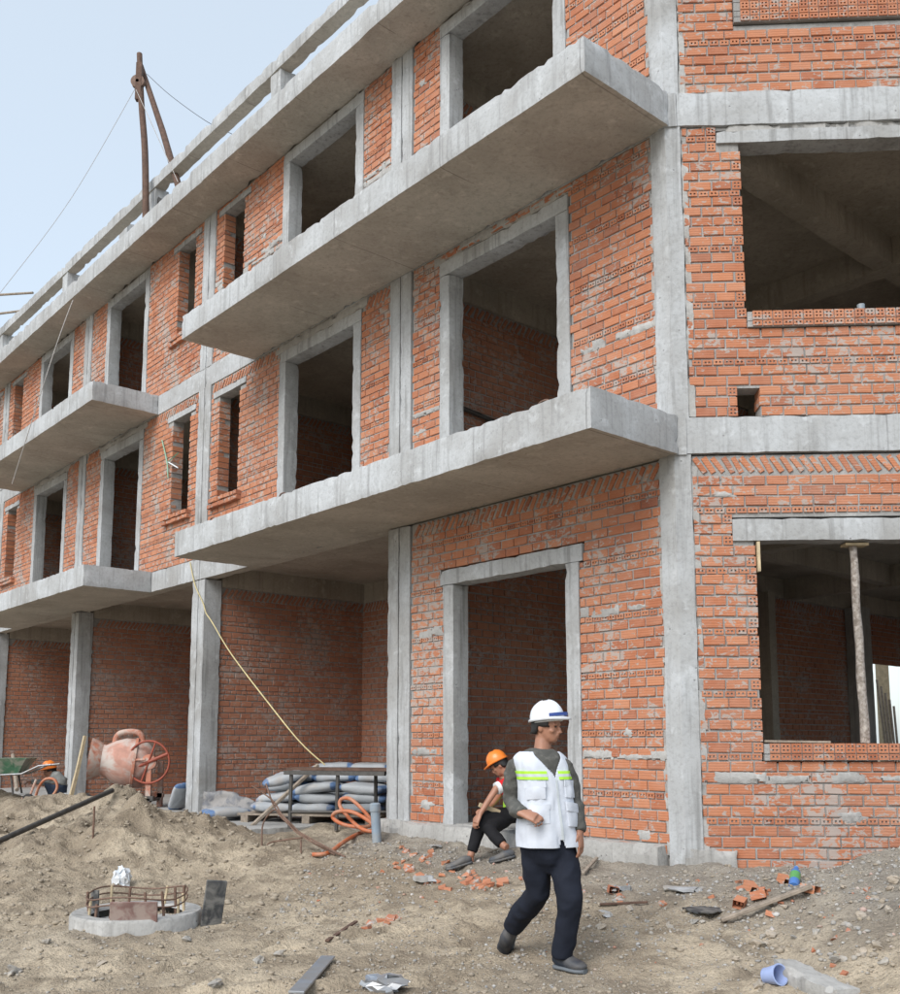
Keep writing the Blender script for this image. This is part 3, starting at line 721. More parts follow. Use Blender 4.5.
# cross walls, back walls and the beams over them
for (zf, zc, dep) in ((0.0, F1 - 0.13, 3.0), (F1, F2 - 0.13, 5.0), (F2, EB + 0.02, 5.0)):
    for k, (u0, u1) in enumerate(COLS[:4]):
        d = (12.9 if zf == 0 else 8.8) if k == 0 else dep
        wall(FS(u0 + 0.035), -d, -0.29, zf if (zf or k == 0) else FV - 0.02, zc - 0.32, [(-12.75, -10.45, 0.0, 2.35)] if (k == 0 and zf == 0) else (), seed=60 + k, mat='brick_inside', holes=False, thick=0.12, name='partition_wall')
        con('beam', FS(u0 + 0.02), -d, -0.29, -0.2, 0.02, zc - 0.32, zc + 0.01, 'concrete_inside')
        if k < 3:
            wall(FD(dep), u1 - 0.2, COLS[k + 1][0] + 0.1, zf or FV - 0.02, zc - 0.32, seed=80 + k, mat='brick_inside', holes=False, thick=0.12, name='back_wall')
            con('beam', FD(dep - 0.01), u1 - 0.2, COLS[k + 1][0] + 0.03, -0.2, 0.0, zc - 0.33, zc + 0.012, 'concrete_inside')
    # corner room: beams on the grid of the long facade
    con('beam', FS(-0.12), -10.5, -0.3, -0.12, 0.12, zc - 0.32, zc + 0.01, 'concrete_inside')
    con('beam', FD(4.05), -2.9, 3.72, -0.12, 0.12, zc - 0.34, zc + 0.012, 'concrete_inside')
    con('beam', FD(8.1), -2.6, 3.72, -0.12, 0.12, zc - 0.34, zc + 0.012, 'concrete_inside')
    con('column', FD(4.05), 3.56, 3.74, -0.12, 0.12, zf, zc - 0.3, 'concrete_inside')
    con('column', FD(7.25), 3.50, 3.745, -0.1, 0.1, zf, zc - 0.3, 'concrete_inside')
    con('column', FD(10.2), 3.42, 3.745, -0.16, 0.16, zf, zc - 0.3, mat='concrete_rough')
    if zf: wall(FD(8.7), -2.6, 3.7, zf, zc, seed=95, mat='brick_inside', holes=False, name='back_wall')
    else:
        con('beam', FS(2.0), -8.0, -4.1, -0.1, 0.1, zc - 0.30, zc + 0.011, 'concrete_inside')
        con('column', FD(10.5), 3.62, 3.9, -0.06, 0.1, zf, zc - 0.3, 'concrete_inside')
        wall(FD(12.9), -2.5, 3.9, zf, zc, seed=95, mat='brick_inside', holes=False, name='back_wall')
# side facade round the corner and the end walls: plain brick with window openings
for (zf, zc) in ((0.0, F1 - 0.13), (F1, F2 - 0.13), (F2, EB + 0.02)):
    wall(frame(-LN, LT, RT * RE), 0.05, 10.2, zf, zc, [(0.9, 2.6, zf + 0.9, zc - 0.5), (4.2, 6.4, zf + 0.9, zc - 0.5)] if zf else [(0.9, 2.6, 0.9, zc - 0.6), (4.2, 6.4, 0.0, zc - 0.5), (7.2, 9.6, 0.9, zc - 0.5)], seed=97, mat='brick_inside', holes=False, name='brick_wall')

# ------------------------------------------------------------------ people
def ring_loft(pts, front, n=20, sup=2.0):
    """pts: (centre, half width, half depth); returns a closed tube of (super)elliptic rings"""
    C = [Vector(p[0]) for p in pts]; v = []; f = []
    for i, (c, a, b) in enumerate(pts):
        t = (C[min(i + 1, len(C) - 1)] - C[max(i - 1, 0)])
        t = t.normalized() if t.length > 1e-6 else Z
        fr = Vector(front) - t * Vector(front).dot(t); fr.normalize(); sd_ = t.cross(fr)
        for k in range(n):
            w_ = 2 * math.pi * k / n; cw, sw = math.cos(w_), math.sin(w_)
            cx = math.copysign(abs(cw) ** (2 / sup), cw); sx = math.copysign(abs(sw) ** (2 / sup), sw)
            v.append(C[i] + sd_ * (a * cx) + fr * (b * sx))
    for i in range(len(pts) - 1):
        for k in range(n):
            a0 = i * n + k; a1 = i * n + (k + 1) % n; f.append((a0, a1, a1 + n, a0 + n))
    f.append(tuple(range(n - 1, -1, -1))); f.append(tuple((len(pts) - 1) * n + k for k in range(n)))
    return v, f
def ball(c, rx, ry, rz, front, n=12):
    fr = Vector(front).normalized(); sd_ = fr.cross(Z).normalized(); up = sd_.cross(fr)
    v = []; f = []
    for i in range(n + 1):
        ph = math.pi * (i + 0.02) / (n + 0.04)
        for k in range(n):
            w_ = 2 * math.pi * k / n
            v.append(Vector(c) + sd_ * (rx * math.sin(ph) * math.cos(w_)) + fr * (ry * math.sin(ph) * math.sin(w_)) - up * (rz * math.cos(ph)))
    for i in range(n):
        for k in range(n):
            a0 = i * n + k; a1 = i * n + (k + 1) % n; f.append((a0, a1, a1 + n, a0 + n))
    f.append(tuple(range(n - 1, -1, -1))); f.append(tuple(n * n + k for k in range(n)))
    return v, f
def limb(pts, front, n=16): return ring_loft([(p, r, r * 0.95) if not isinstance(r, tuple) else (p, *r) for p, r in pts], front, n)
def fuse(name, parts, mat, parent, voxel=0.01, smooth=4, fold=0.0, fscale=9.0, fstretch=(1, 1, 1)):
    """merge overlapping closed lofts into one continuous skin"""
    mb = MB()
    for v, f in parts: mb.add(v, f)
    me_ = mb.mesh(name)
    bm = bmesh.new(); bm.from_mesh(me_); bmesh.ops.recalc_face_normals(bm, faces=bm.faces); bm.to_mesh(me_); bm.free()
    o = bpy.data.objects.new(name, me_); col.objects.link(o)
    m = o.modifiers.new('r', 'REMESH'); m.mode = 'VOXEL'; m.voxel_size = voxel
    m = o.modifiers.new('s', 'SMOOTH'); m.factor = 0.5; m.iterations = smooth
    dg = bpy.context.evaluated_depsgraph_get(); dg.update()
    nm = bpy.data.meshes.new_from_object(o.evaluated_get(dg)); bpy.data.objects.remove(o); nm.name = name
    if fold:
        sx = Vector(fstretch)
        nv = [v.normal.copy() for v in nm.vertices]
        for v, nn in zip(nm.vertices, nv):
            p = v.co * fscale; q = Vector((p.x * sx.x, p.y * sx.y, p.z * sx.z))
            v.co += nn * fold * (1 - 2 * abs(noise.noise(q))) + nn * fold * 0.5 * noise.noise(q * 2.3)
        nm.update()
    nm.materials.clear()
    return mesh_obj(name, nm, mat, parent, smooth=180)
def hand(wrist, d, nb, side, curl=0.5):
    """palm, four unequal bent fingers and a thumb that leaves the side of the palm"""
    d = Vector(d).normalized(); nb = Vector(nb); nb = (nb - d * nb.dot(d)).normalized(); wd = d.cross(nb) * side
    W = Vector(wrist)
    parts = [ring_loft([(W - d * 0.03, 0.027, 0.020), (W, 0.028, 0.019), (W + d * 0.03, 0.036, 0.018), (W + d * 0.065, 0.041, 0.016), (W + d * 0.088, 0.039, 0.013)], nb, 14)]
    for i, (off, L_) in enumerate(((0.030, 0.068), (0.010, 0.078), (-0.011, 0.073), (-0.031, 0.057))):
        c = W + d * 0.083 + wd * off; dd = d.copy(); pts = [(c - d * 0.02, 0.0088)]
        for sgm, fr in enumerate((0.45, 0.32, 0.26)):
            an = curl * (0.55 + 0.25 * sgm) * (1 + 0.12 * i); ca, sa = math.cos(an), math.sin(an)
            nn = nb if sgm == 0 else nn
            dd, nn = (dd * ca - nn * sa), (nn * ca + dd * sa)
            c = c + dd * L_ * fr; pts.append((c, 0.0088 - 0.0010 * sgm))
        parts.append(limb(pts, nb, 8))
    t0 = W + d * 0.022 + wd * 0.028; t1 = t0 + (d * 0.7 + wd * 0.75 - nb * 0.25).normalized() * 0.038; t2 = t1 + (d * 0.95 + wd * 0.1 - nb * 0.4).normalized() * 0.032
    parts.append(limb([(t0 - d * 0.01, 0.013), (t1, 0.0105), (t2, 0.008)], nb, 8))
    return parts
def head_parts(C, hf, neck, k=1.0):
    C = Vector(C); hf = Vector(hf).normalized(); sd_ = hf.cross(Z).normalized(); up = sd_.cross(hf).normalized()
    if up.z < 0: up = -up
    pr = [(-.132, .058, .020, .018), (-.122, .055, .034, .032), (-.102, .040, .049, .054), (-.072, .018, .060, .079), (-.04, .005, .067, .091), (0, 0, .072, .095), (.04, -.002, .070, .092), (.08, -.008, .057, .074), (.104, -.012, .030, .040)]
    P_ = [ring_loft([(C + up * z + hf * o, a, b) for z, o, a, b in pr], hf, 20)]
    P_.append(limb([(C + hf * .084 - up * .018, .008), (C + hf * .100 - up * .042, .011), (C + hf * .110 - up * .058, .013), (C + hf * .088 - up * .068, .013)], up, 8))
    for s_ in (-1, 1):
        P_.append(ball(C + sd_ * (.070 * s_) - hf * .012 - up * .036, .010, .020, .032, hf, 8))
        P_.append(ball(C + sd_ * (.030 * s_) + hf * .082 - up * .012, .022, .012, .008, hf, 8))
        P_.append(ball(C + sd_ * (.040 * s_) + hf * .058 - up * .055, .020, .022, .018, hf, 8))
    P_.append(ball(C + hf * .083 - up * .083, .022, .012, .0065, hf, 8)); P_.append(ball(C + hf * .080 - up * .096, .019, .012, .0065, hf, 8))
    P_.append(limb([(C - up * .04 - hf * .02, .055), (C - up * .10 - hf * .018, .053), (Vector(neck), .057), (Vector(neck) - Z * .04, .066)], hf, 16))
    return [([C + (p - C) * k for p in v], f) for v, f in P_[:-1]] + P_[-1:]
def head_extras(C, hf, parent, hmat, goggles=False, tilt=7, k=1.0):
    before = set(parent.children)
    _head_extras(C, hf, parent, hmat, goggles, tilt)
    for o in set(parent.children) - before:
        o.data.transform(Matrix.Translation(C) @ Matrix.Scale(k, 4) @ Matrix.Translation(-C))
def _head_extras(C, hf, parent, hmat, goggles, tilt):
    C = Vector(C); hf = Vector(hf).normalized(); sd_ = hf.cross(Z).normalized(); up = sd_.cross(hf).normalized()
    # hair: back and sides of the skull
    v = []; f = []; n = 28; m = 8
    for i in range(m + 1):
        z = 0.045 - 0.125 * i / m
        for k in range(n + 1):
            a = R_(62) + (2 * math.pi - R_(124)) * k / n      # 0 = front
            zz = z if abs(a - math.pi) < R_(75) else max(z, -0.022)
            v.append(C + up * zz + hf * (math.cos(a) * .1005 - .001 - (0.012 if i == m else 0) * -1 * math.cos(a)) - sd_ * (math.sin(a) * (.0775 - (0.010 if i == m else 0))))
    for i in range(m):
        for k in range(n): a0 = i * (n + 1) + k; f.append((a0, a0 + 1, a0 + n + 2, a0 + n + 1))
    h = MB().add(v, f).build('hair', 'hair', parent, smooth=180); md = h.modifiers.new('t', 'SOLIDIFY'); md.thickness = 0.008
    for s_ in (-1, 1):
        e = MB(); vv, ff = ball(C + sd_ * (.030 * s_) + hf * .0835 - up * .027, .012, .008, .0055, hf, 8); e.add(vv, ff)
        e.build('eye', 'hair', parent, smooth=180)
    # helmet
    T = Matrix.Rotation(R_(tilt), 3, sd_)
    if (T @ hf).dot(up) < 0: T = Matrix.Rotation(R_(-tilt), 3, sd_)
    u2 = T @ up; f2 = T @ hf; c2 = C + up * 0.024 + hf * 0.004
    n = 40; v = []; f = []
    prof = [(1.10, -0.012), (1.11, 0.0), (1.0, 0.006)] + [(math.cos(R_(a)) ** 0.9, 0.006 + 0.118 * math.sin(R_(a))) for a in (12, 24, 36, 48, 60, 72, 82)]
    for i, (r, z) in enumerate(prof):
        for k in range(n):
            a = 2 * math.pi * k / n; fx = math.cos(a); sx = math.sin(a)
            ex = 0.045 * max(0, fx) ** 3 if i < 2 else 0
            rdg = 0.006 * math.exp(-(sx / 0.16) ** 2) * min(1, max(0, (i - 3) / 3)) if i > 3 else 0
            v.append(c2 + f2 * (fx * (0.118 * r + ex)) + sd_ * (sx * 0.100 * r) + u2 * (z + rdg - 0.012 * (ex > 0) * ex / 0.045))
    for i in range(len(prof) - 1):
        for k in range(n): a0 = i * n + k; a1 = i * n + (k + 1) % n; f.append((a0, a1, a1 + n, a0 + n))
    f.append(tuple((len(prof) - 1) * n + k for k in range(n)))
    hl = MB().add(v, f).build('helmet', hmat, parent, smooth=50); md = hl.modifiers.new('t', 'SOLIDIFY'); md.thickness = 0.004
    # chin strap cradle band
    bnd = MB().tube([c2 + f2 * (math.cos(a) * 0.105) + sd_ * (math.sin(a) * 0.086) - u2 * 0.018 for a in [R_(-150 + 12 * k) for k in range(26)]], 0.006, 6)
    bnd.build('helmet_band', 'cloth_white' if goggles else 'rubber', parent, smooth=180)
    if goggles:
        g = MB(); v = []; f = []; m = 16
        for k in range(m + 1):
            a = R_(-62 + 124 * k / m)
            for z, r in ((0.010, 1.07), (0.032, 1.06), (0.032, 1.01), (0.010, 1.01)):
                v.append(c2 + f2 * (math.cos(a) * (0.118 * r + 0.03 * max(0, math.cos(a)) ** 3)) + sd_ * (math.sin(a) * 0.100 * r) + u2 * z)
        for k in range(m):
            for q in range(4): a0 = k * 4 + q; a1 = k * 4 + (q + 1) % 4; f.append((a0, a1, a1 + 4, a0 + 4))
        f.append((0, 1, 2, 3)); f.append((m * 4 + 3, m * 4 + 2, m * 4 + 1, m * 4))
        g.add(v, f).build('goggles', 'goggle_blue', parent, smooth=40)
def shoe(heel, toe, up, mat, sole, parent, w_=0.048, L_=None, hgt=0.075, open_back=False):
    heel = Vector(heel); toe = Vector(toe); d = (toe - heel).normalized(); L_ = (toe - heel).length
    up = Vector(up); up = (up - d * up.dot(d)).normalized()
    pr = [(0.0, .62, .50), (.06, .80, .85), (.2, .86, 1.0), (.36, .84, .92), (.5, .90, .72), (.68, 1.0, .56), (.84, .93, .46), (.95, .66, .36), (1.0, .35, .24)]
    v, f = ring_loft([(heel + d * (L_ * t) + up * (hgt * h / 2 + 0.014), w_ * a, hgt * h / 2 + 0.006) for t, a, h in pr], up, 16, 2.5)
    MB().add(v, f).build('shoe', mat, parent, smooth=180)
    v, f = ring_loft([(heel + d * (L_ * t * 1.03 - 0.004) + up * 0.010, w_ * a * 1.1, 0.013) for t, a, h in pr], up, 16, 3.2)
    MB().add(v, f).build('shoe_sole', sole, parent, smooth=60)

# ---- the walking man in the white vest
foot = hit(569, 969); Y0 = foot.y
man = empty('person', foot); man_inv = Matrix.Translation(-foot)
class Grp: pass
def local(root):
    """after a figure is built in world space, move its meshes under the thing's own origin"""
    off = root.location.copy()
    for o in root.children: o.data.transform(Matrix.Translation(-off))
P = lambda x, y, dy=0.0: atY(x, y, Y0 + dy)
fw = Vector((0.30, -0.954, 0)); sdv = Vector((0.954, 0.30, 0))
Ch = P(546.5, 722.5); hf = Vector((0.86, -0.50, -0.04)); neck = P(541.5, 757)
k_ = 1.0
rows = [(846, 549.5, .187, .122), (832, 548, .176, .124), (815, 546.5, .162, .122), (795, 545, .150, .118), (778, 543.5, .150, .114), (766, 541.5, .157, .106), (759, 540.5, .152, .094), (754.5, 540, .128, .082), (751.5, 540, .098, .072), (749.5, 540, .070, .062)]
tor = spline([Vector((y, x, 0)) for y, x, a, b in rows], 6); torA = spline([Vector((a, b, 0)) for y, x, a, b in rows], 6)
NT = len(tor) - 1
def tsurf(th, t, off=0.0):
    q = t * NT; i = min(int(q), NT - 1); w_ = q - i
    c = tor[i].lerp(tor[i + 1], w_); ab = torA[i].lerp(torA[i + 1], w_)
    s_, co = math.sin(th), math.cos(th); sup = 2.5
    sx = math.copysign(abs(s_) ** (2 / sup), s_); cx = math.copysign(abs(co) ** (2 / sup), co)
    p = P(c.y, c.x) + sdv * (ab.x * sx) + fw * (ab.y * cx)
    nn = (sdv * (sx / ab.x) + fw * (cx / ab.y)).normalized()
    wr = noise.noise(Vector((th * 2.2, p.z * 7, 1.3))) * 0.012 * (1 - t) + noise.noise(Vector((th * 4, p.z * 11, 4.1))) * 0.006
    return p + nn * (off + wr)
def tof(y):
    for i in range(NT):
        if tor[i].x >= y >= tor[i + 1].x: return (i + (tor[i].x - y) / (tor[i].x - tor[i + 1].x + 1e-9)) / NT
    return 1.0
# body: one continuous skin (mostly under the clothes)
arm_r = [(P(518, 764), .040), (P(512.5, 783, .03), .037), (P(511.5, 802, .05), .034), (P(515, 809, -.05), .031), (P(523.5, 813.5, -.16), .026)]
arm_l = [(P(563, 764), .040), (P(571, 783, .02), .036), (P(575.5, 803, .03), .033), (P(578, 820, .0), .029), (P(579.5, 834, -.03), .025)]
leg_r = [(P(538, 855), .080), (P(537, 875, .02), .068), (P(538, 893, .05), .055), (P(526, 909, .18), .050), (P(513.5, 926, .34), .038)]
leg_l = [(P(561, 855), .080), (P(567, 878, -.04), .068), (P(570, 899, -.08), .055), (P(567, 925, -.05), .050), (P(562.5, 957, -.02), .038)]
hr = hand(P(523, 813.5, -.165), (0.86, -0.42, -0.26), (0.15, -0.70, 0.70), -1, 0.85)
hl_ = hand(P(579.5, 833.5, -.03), (0.07, -0.12, -1), (0.85, -0.5, 0), 1, 0.38)
body = fuse('body', head_parts(Ch, hf, neck, 0.92) + [ring_loft([(P(c.y, c.x), ab.x * .80, ab.y * .72) for c, ab in zip(tor[::4], torA[::4])], fw, 20)] +
     [limb([(P(549, 862), (.06, .05)), (P(549, 850), (.11, .07)), (P(548, 835), (.12, .08))], fw)] +
     [limb(a, fw) for a in (arm_r, arm_l, leg_r, leg_l)] + hr + hl_, 'skin', man, 0.0055, 2)
head_extras(Ch, hf, man, 'helmet_white', True, 8, 0.90)
# trousers
fuse('trousers', [limb([(P(549, 872), (.05, .06)), (P(549, 862), (.135, .105)), (P(548.5, 848), (.175, .122)), (P(548, 834), (.165, .118)), (P(548, 826), (.155, .112))], fw, 20),
     limb([(P(537, 848), .092), (P(536, 864, .01), .090), (P(537, 880, .03), .079), (P(538, 893, .05), .073), (P(532, 902, .12), .071), (P(523, 912, .21), .070), (P(514.5, 923, .31), .066), (P(511.5, 928, .34), .060)], fw),
     limb([(P(561, 848), .094), (P(564, 864, -.02), .092), (P(567, 880, -.05), .082), (P(570, 898, -.08), .074), (P(569, 915, -.06), .070), (P(566, 935, -.04), .066), (P(562.5, 952, -.02), .063), (P(562, 958, -.02), .060)], fw)], 'trousers_navy', man, 0.010, 3, 0.008, 6.5, (1.2, 1.2, 1.1))
# shirt with long sleeves and collar
fuse('shirt', [ring_loft([(P(c.y, c.x), ab.x * .955, ab.y * .94) for c, ab in zip(tor[2:], torA[2:])], fw, 24, 2.4),
     limb([(P(523, 761), .048), (P(516.5, 766), .058), (P(513.5, 776, .02), .056), (P(511.5, 790, .04), .052), (P(511.5, 801, .05), .050), (P(514, 806, .0), .048), (P(517, 810, -.08), .047), (P(521.5, 812.5, -.135), .041), (P(523, 813.5, -.152), .037)], fw),
     limb([(P(556, 761), .050), (P(563, 766), .056), (P(568.5, 778, .02), .051), (P(573.5, 795, .03), .050), (P(575.5, 806, .02), .048), (P(578, 820, .0), .042), (P(579.3, 831, -.03), .037)], fw)], 'shirt_olive', man, 0.009, 2, 0.009, 9, (1, 1, 1.5))
mb = MB(); n = 26; v = []; f = []
for k in range(n + 1):
    a = R_(28) + R_(304) * k / n
    c = P(541, 756) - Z * 0.012 * math.cos(a)
    for r, z in ((0.062, -0.012), (0.064, 0.022), (0.078, -0.004), (0.088, -0.022)):
        v.append(c + fw * (math.cos(a) * r * 0.98) + sdv * (math.sin(a) * r * 1.02) + Z * (z - (0.022 if r > .07 else 0.0) * max(0, math.cos(a)) * 1.6))
for k in range(n):
    for q in range(3): a0 = k * 4 + q; f.append((a0, a0 + 1, a0 + 5, a0 + 4))
c_ = mb.add(v, f).build('collar', 'shirt_olive', man, smooth=60); c_.modifiers.new('t', 'SOLIDIFY').thickness = 0.004
# vest: shell with a V neck and a split hem
nth, ntt = 240, 150; tv = tof(777.5); tn = tof(838); tt_top = tof(752.3)
v = []; f = []
for i in range(ntt + 1):
    t = tt_top * i / ntt
    for k in range(nth): v.append(tsurf(2 * math.pi * k / nth, t, 0.012))
for i in range(ntt):
    tm = tt_top * (i + .5) / ntt
    for k in range(nth):
        th = 2 * math.pi * (k + .5) / nth; th = th if th < math.pi else th - 2 * math.pi
        vx = th - 0.10
        if tm > tv and abs(vx) < (tm - tv) / (tt_top - tv) * R_(42): continue
        if tm < tn and abs(vx) < R_(5) * (1 - tm / tn * 0.6): continue
        f.append((i * nth + k, i * nth + (k + 1) % nth, (i + 1) * nth + (k + 1) % nth, (i + 1) * nth + k))
vest = MB().add(v, f).build('vest', 'vest_white', man, smooth=180); md = vest.modifiers.new('t', 'SOLIDIFY'); md.thickness = 0.006; md.offset = 1
def patch(name, th0, th1, y0, y1, off, thick, mat, parent, nu=14, nv=6, slope=0.0, bulge=0.0):
    """cloth piece sewn on the vest between two angles and two heights"""
    v = []; f = []
    for lay in (0, 1):
        for j in range(nv + 1):
            for i in range(nu + 1):
                th = th0 + (th1 - th0) * i / nu; y = y0 + (y1 - y0) * j / nv + slope * (i / nu - .5)
                bz = bulge * math.sin(math.pi * i / nu) * math.sin(math.pi * j / nv) if lay else 0
                v.append(tsurf(th, tof(y), 0.012 + off + (thick + bz if lay else -0.004)))
    S = (nu + 1) * (nv + 1)
    for j in range(nv):
        for i in range(nu):
            a0 = j * (nu + 1) + i; f.append((S + a0, S + a0 + 1, S + a0 + nu + 2, S + a0 + nu + 1))
    rim = [i for i in range(nu + 1)] + [j * (nu + 1) + nu for j in range(1, nv + 1)] + [nv * (nu + 1) + i for i in range(nu - 1, -1, -1)] + [j * (nu + 1) for j in range(nv - 1, 0, -1)]
    for a, b in zip(rim, rim[1:] + rim[:1]): f.append((a, b, S + b, S + a))
    me_ = MB().add(v, f).mesh(name); bm = bmesh.new(); bm.from_mesh(me_); bmesh.ops.recalc_face_normals(bm, faces=bm.faces); bm.to_mesh(me_); bm.free()
    return mesh_obj(name, me_, mat, parent, smooth=40)
for a0, a1 in ((-100, -6), (13, 96)):
    a0, a1 = R_(a0), R_(a1)
    patch('reflective_stripe', a0, a1, 779.0, 776.2, 0.010, 0.003, 'lime', vest, 24, 2)
    patch('reflective_stripe', a0, a1, 776.2, 773.4, 0.010, 0.0034, 'reflect_grey', vest, 24, 2)
    patch('reflective_stripe', a0, a1, 773.4, 770.6, 0.010, 0.003, 'lime', vest, 24, 2)
patch('pocket', R_(-62), R_(-14), 798, 784, 0.010, 0.007, 'vest_white', vest, bulge=0.006, slope=-1.2)
patch('pocket_flap', R_(-65), R_(-12), 787, 780.5, 0.014, 0.005, 'vest_white', vest, slope=-1.2)
patch('pocket', R_(24), R_(66), 797, 783, 0.010, 0.007, 'vest_white', vest, bulge=0.006, slope=1)
patch('pocket_flap', R_(22), R_(69), 786, 779.8, 0.014, 0.005, 'vest_white', vest, slope=1)
patch('pocket', R_(-60), R_(-9), 822, 804, 0.010, 0.008, 'vest_white', vest, bulge=0.008, slope=-1)
patch('pocket_flap', R_(-62), R_(-7), 808, 803, 0.014, 0.004, 'vest_white', vest, slope=-1)
patch('pocket', R_(22), R_(68), 826, 804, 0.010, 0.009, 'vest_white', vest, bulge=0.008, slope=2)
patch('pocket_flap', R_(20), R_(84), 812, 803, 0.016, 0.012, 'vest_white', vest, slope=5)
patch('zip', R_(4.5), R_(8), 838, 779, 0.010, 0.002, 'reflect_grey', vest, 2, 20)
gl = h1(foot.x, foot.y)
hl0 = P(556.5, 962, .03); hl0.z = h1(hl0.x, hl0.y) + 0.004; tl0 = P(585, 970, -.13); tl0.z = h1(tl0.x, tl0.y) + 0.006
shoe(hl0, tl0, Z, 'shoe_navy', 'shoe_sole', man, 0.052, hgt=0.088)
tr0 = hit(505.5, 950); hr0 = P(513.5, 926, .40); tr0 = hr0 + (tr0 - hr0).normalized() * 0.265
shoe(hr0, tr0, Vector((0.1, -0.75, 0.65)), 'shoe_navy', 'shoe_sole', man, 0.050, hgt=0.09)
local(man)
for o in vest.children: o.data.transform(Matrix.Translation(-foot))
tag(man, 'man in white helmet and white pocketed vest walking across the sand with head turned', 'person')

# ---- the man sitting on the door step
sp = atL(512, 824, 0.06); sp.z = -0.012
sit = empty('person', sp)
Q = lambda x, y, o: atL(x, y, o)
sf = (Vector((-0.93, -0.36, 0))).normalized(); ssd = Vector((-0.36, 0.93, 0))
hip = Q(516, 812.5, 0.05); hip.z = max(hip.z, 0.10)
Cs = Q(498.5, 763.0, 0.25); sfh = Vector((-0.80, 0.22, -0.50)).normalized(); nk = Q(505.5, 774, 0.18)
sh = Q(508, 779, 0.16); ft1 = hit(464, 867); ft2 = Q(507, 853, 0.5)
kn1 = Q(481.5, 819, 0.50); an1 = Q(470.5, 856, 0.62); kn2 = Q(489, 830, 0.52); an2 = Q(504, 846, 0.50)
armS = [(sh + ssd * -0.15 + Z * -.01, .040), (Q(496, 789, .40), .038), (Q(487, 803, .50), .030), (Q(479.5, 815, .58), .024)]
armT = [(sh + ssd * 0.15, .040), (Q(499, 795, .15), .036), (Q(491, 806, .30), .029), (Q(487, 810, .42), .024)]
fuse('body', head_parts(Cs, sfh, nk, 0.88) + [limb([(hip, (.13, .10)), (hip.lerp(sh, .5) + sf * -.03, (.13, .09)), (sh, (.14, .08)), (nk, .06)], sf)] + [limb(armS, Z), limb(armT, Z)] +
     [limb([(hip + ssd * -.08, .06), (kn1, .045), (an1, .036), (an1 - Z * .06, .036), (ft1 + Z * .04, .035)], sf), limb([(hip + ssd * .08, .06), (kn2, .045), (an2, .036), (ft2 + Z * .05, .035)], sf)] +
     hand(Q(479.5, 815, .58), (-0.45, -0.3, -0.85), (-0.6, -0.6, 0.4), 1, 0.7) + hand(Q(487, 810, .42), (-0.9, -0.3, -0.2), (0, -0.5, 0.9), -1, 0.9), 'skin', sit, 0.0065, 2)
head_extras(Cs, sfh, sit, 'helmet_orange', False, 4, 0.86)
fuse('trousers', [limb([(hip - Z * .06, (.15, .13)), (hip + Z * .02, (.155, .125)), (hip + Z * .09 - sf * .01, (.14, .11))], sf),
     limb([(hip + ssd * -.085 + sf * -.03, .088), (hip.lerp(kn1, .5) + ssd * -.04, .082), (kn1, .070), (kn1.lerp(an1, .35), .062), (an1.lerp(kn1, .12), .050)], Z),
     limb([(hip + ssd * .085, .088), (hip.lerp(kn2, .5) + ssd * .03, .082), (kn2, .066), (kn2.lerp(an2, .4), .060), (an2.lerp(kn2, .12), .050)], Z)], 'trousers_black', sit, 0.012, 3, 0.006, 8)
fuse('shirt', [limb([(hip + Z * .03, (.14, .115)), (hip.lerp(sh, .5) - sf * .03, (.145, .105)), (sh, (.155, .09)), (nk - Z * .02, .07)], sf, 20),
     limb([(sh + ssd * -.13, .062), (armS[0][0] + (armS[1][0] - armS[0][0]) * .35, .064), (armS[1][0] + (armS[0][0] - armS[1][0]) * .18, .058)], Z),
     limb([(sh + ssd * .13, .062), (armT[0][0] + (armT[1][0] - armT[0][0]) * .85, .056)], Z)], 'shirt_red', sit, 0.011, 3, 0.004, 9)
e0 = armS[1][0] + (armS[0][0] - armS[1][0]) * .20; e1 = armS[1][0] + (armS[0][0] - armS[1][0]) * .02
MB().tube([e0, e1], [.061, .060], 16).build('sleeve_cuff', 'cloth_white', sit, smooth=60)
fuse('vest', [limb([(hip + Z * .00, (.152, .126)), (hip.lerp(sh, .5) - sf * .035, (.153, .112)), (sh + Z * .012 - sf * .01, (.125, .092)), (nk - Z * .012 - sf * .012, .074)], sf, 20)], 'lime', sit, 0.012, 3, 0.003, 9)
for a_, f_, l_ in ((an1, ft1, 0.24), (an2, ft2, 0.24)):
    dirn = Vector((-0.94, -0.33, 0)); h0 = Vector((f_.x, f_.y, 0)) + dirn * -0.07; t0 = h0 + dirn * l_
    h0.z = h1(h0.x, h0.y) + .004; t0.z = h1(t0.x, t0.y) + .004
    shoe(h0, t0, Z, 'slipper_grey', 'slipper_grey', sit, 0.050, hgt=0.06)
local(sit)
tag(sit, 'worker in orange helmet, red shirt and lime vest sitting on the door step', 'person')
pl = Q(489, 808, .5)
b = MB().box(-0.11, 0.11, -0.012, 0.012, -0.02, 0.02).build('wooden_float', 'timber_pale'); b.location = Q(489.5, 808.5, .44); b.rotation_euler = (0.2, 0.35, 0.3)
tag(b, 'short pale wooden batten held by the seated worker', 'batten')

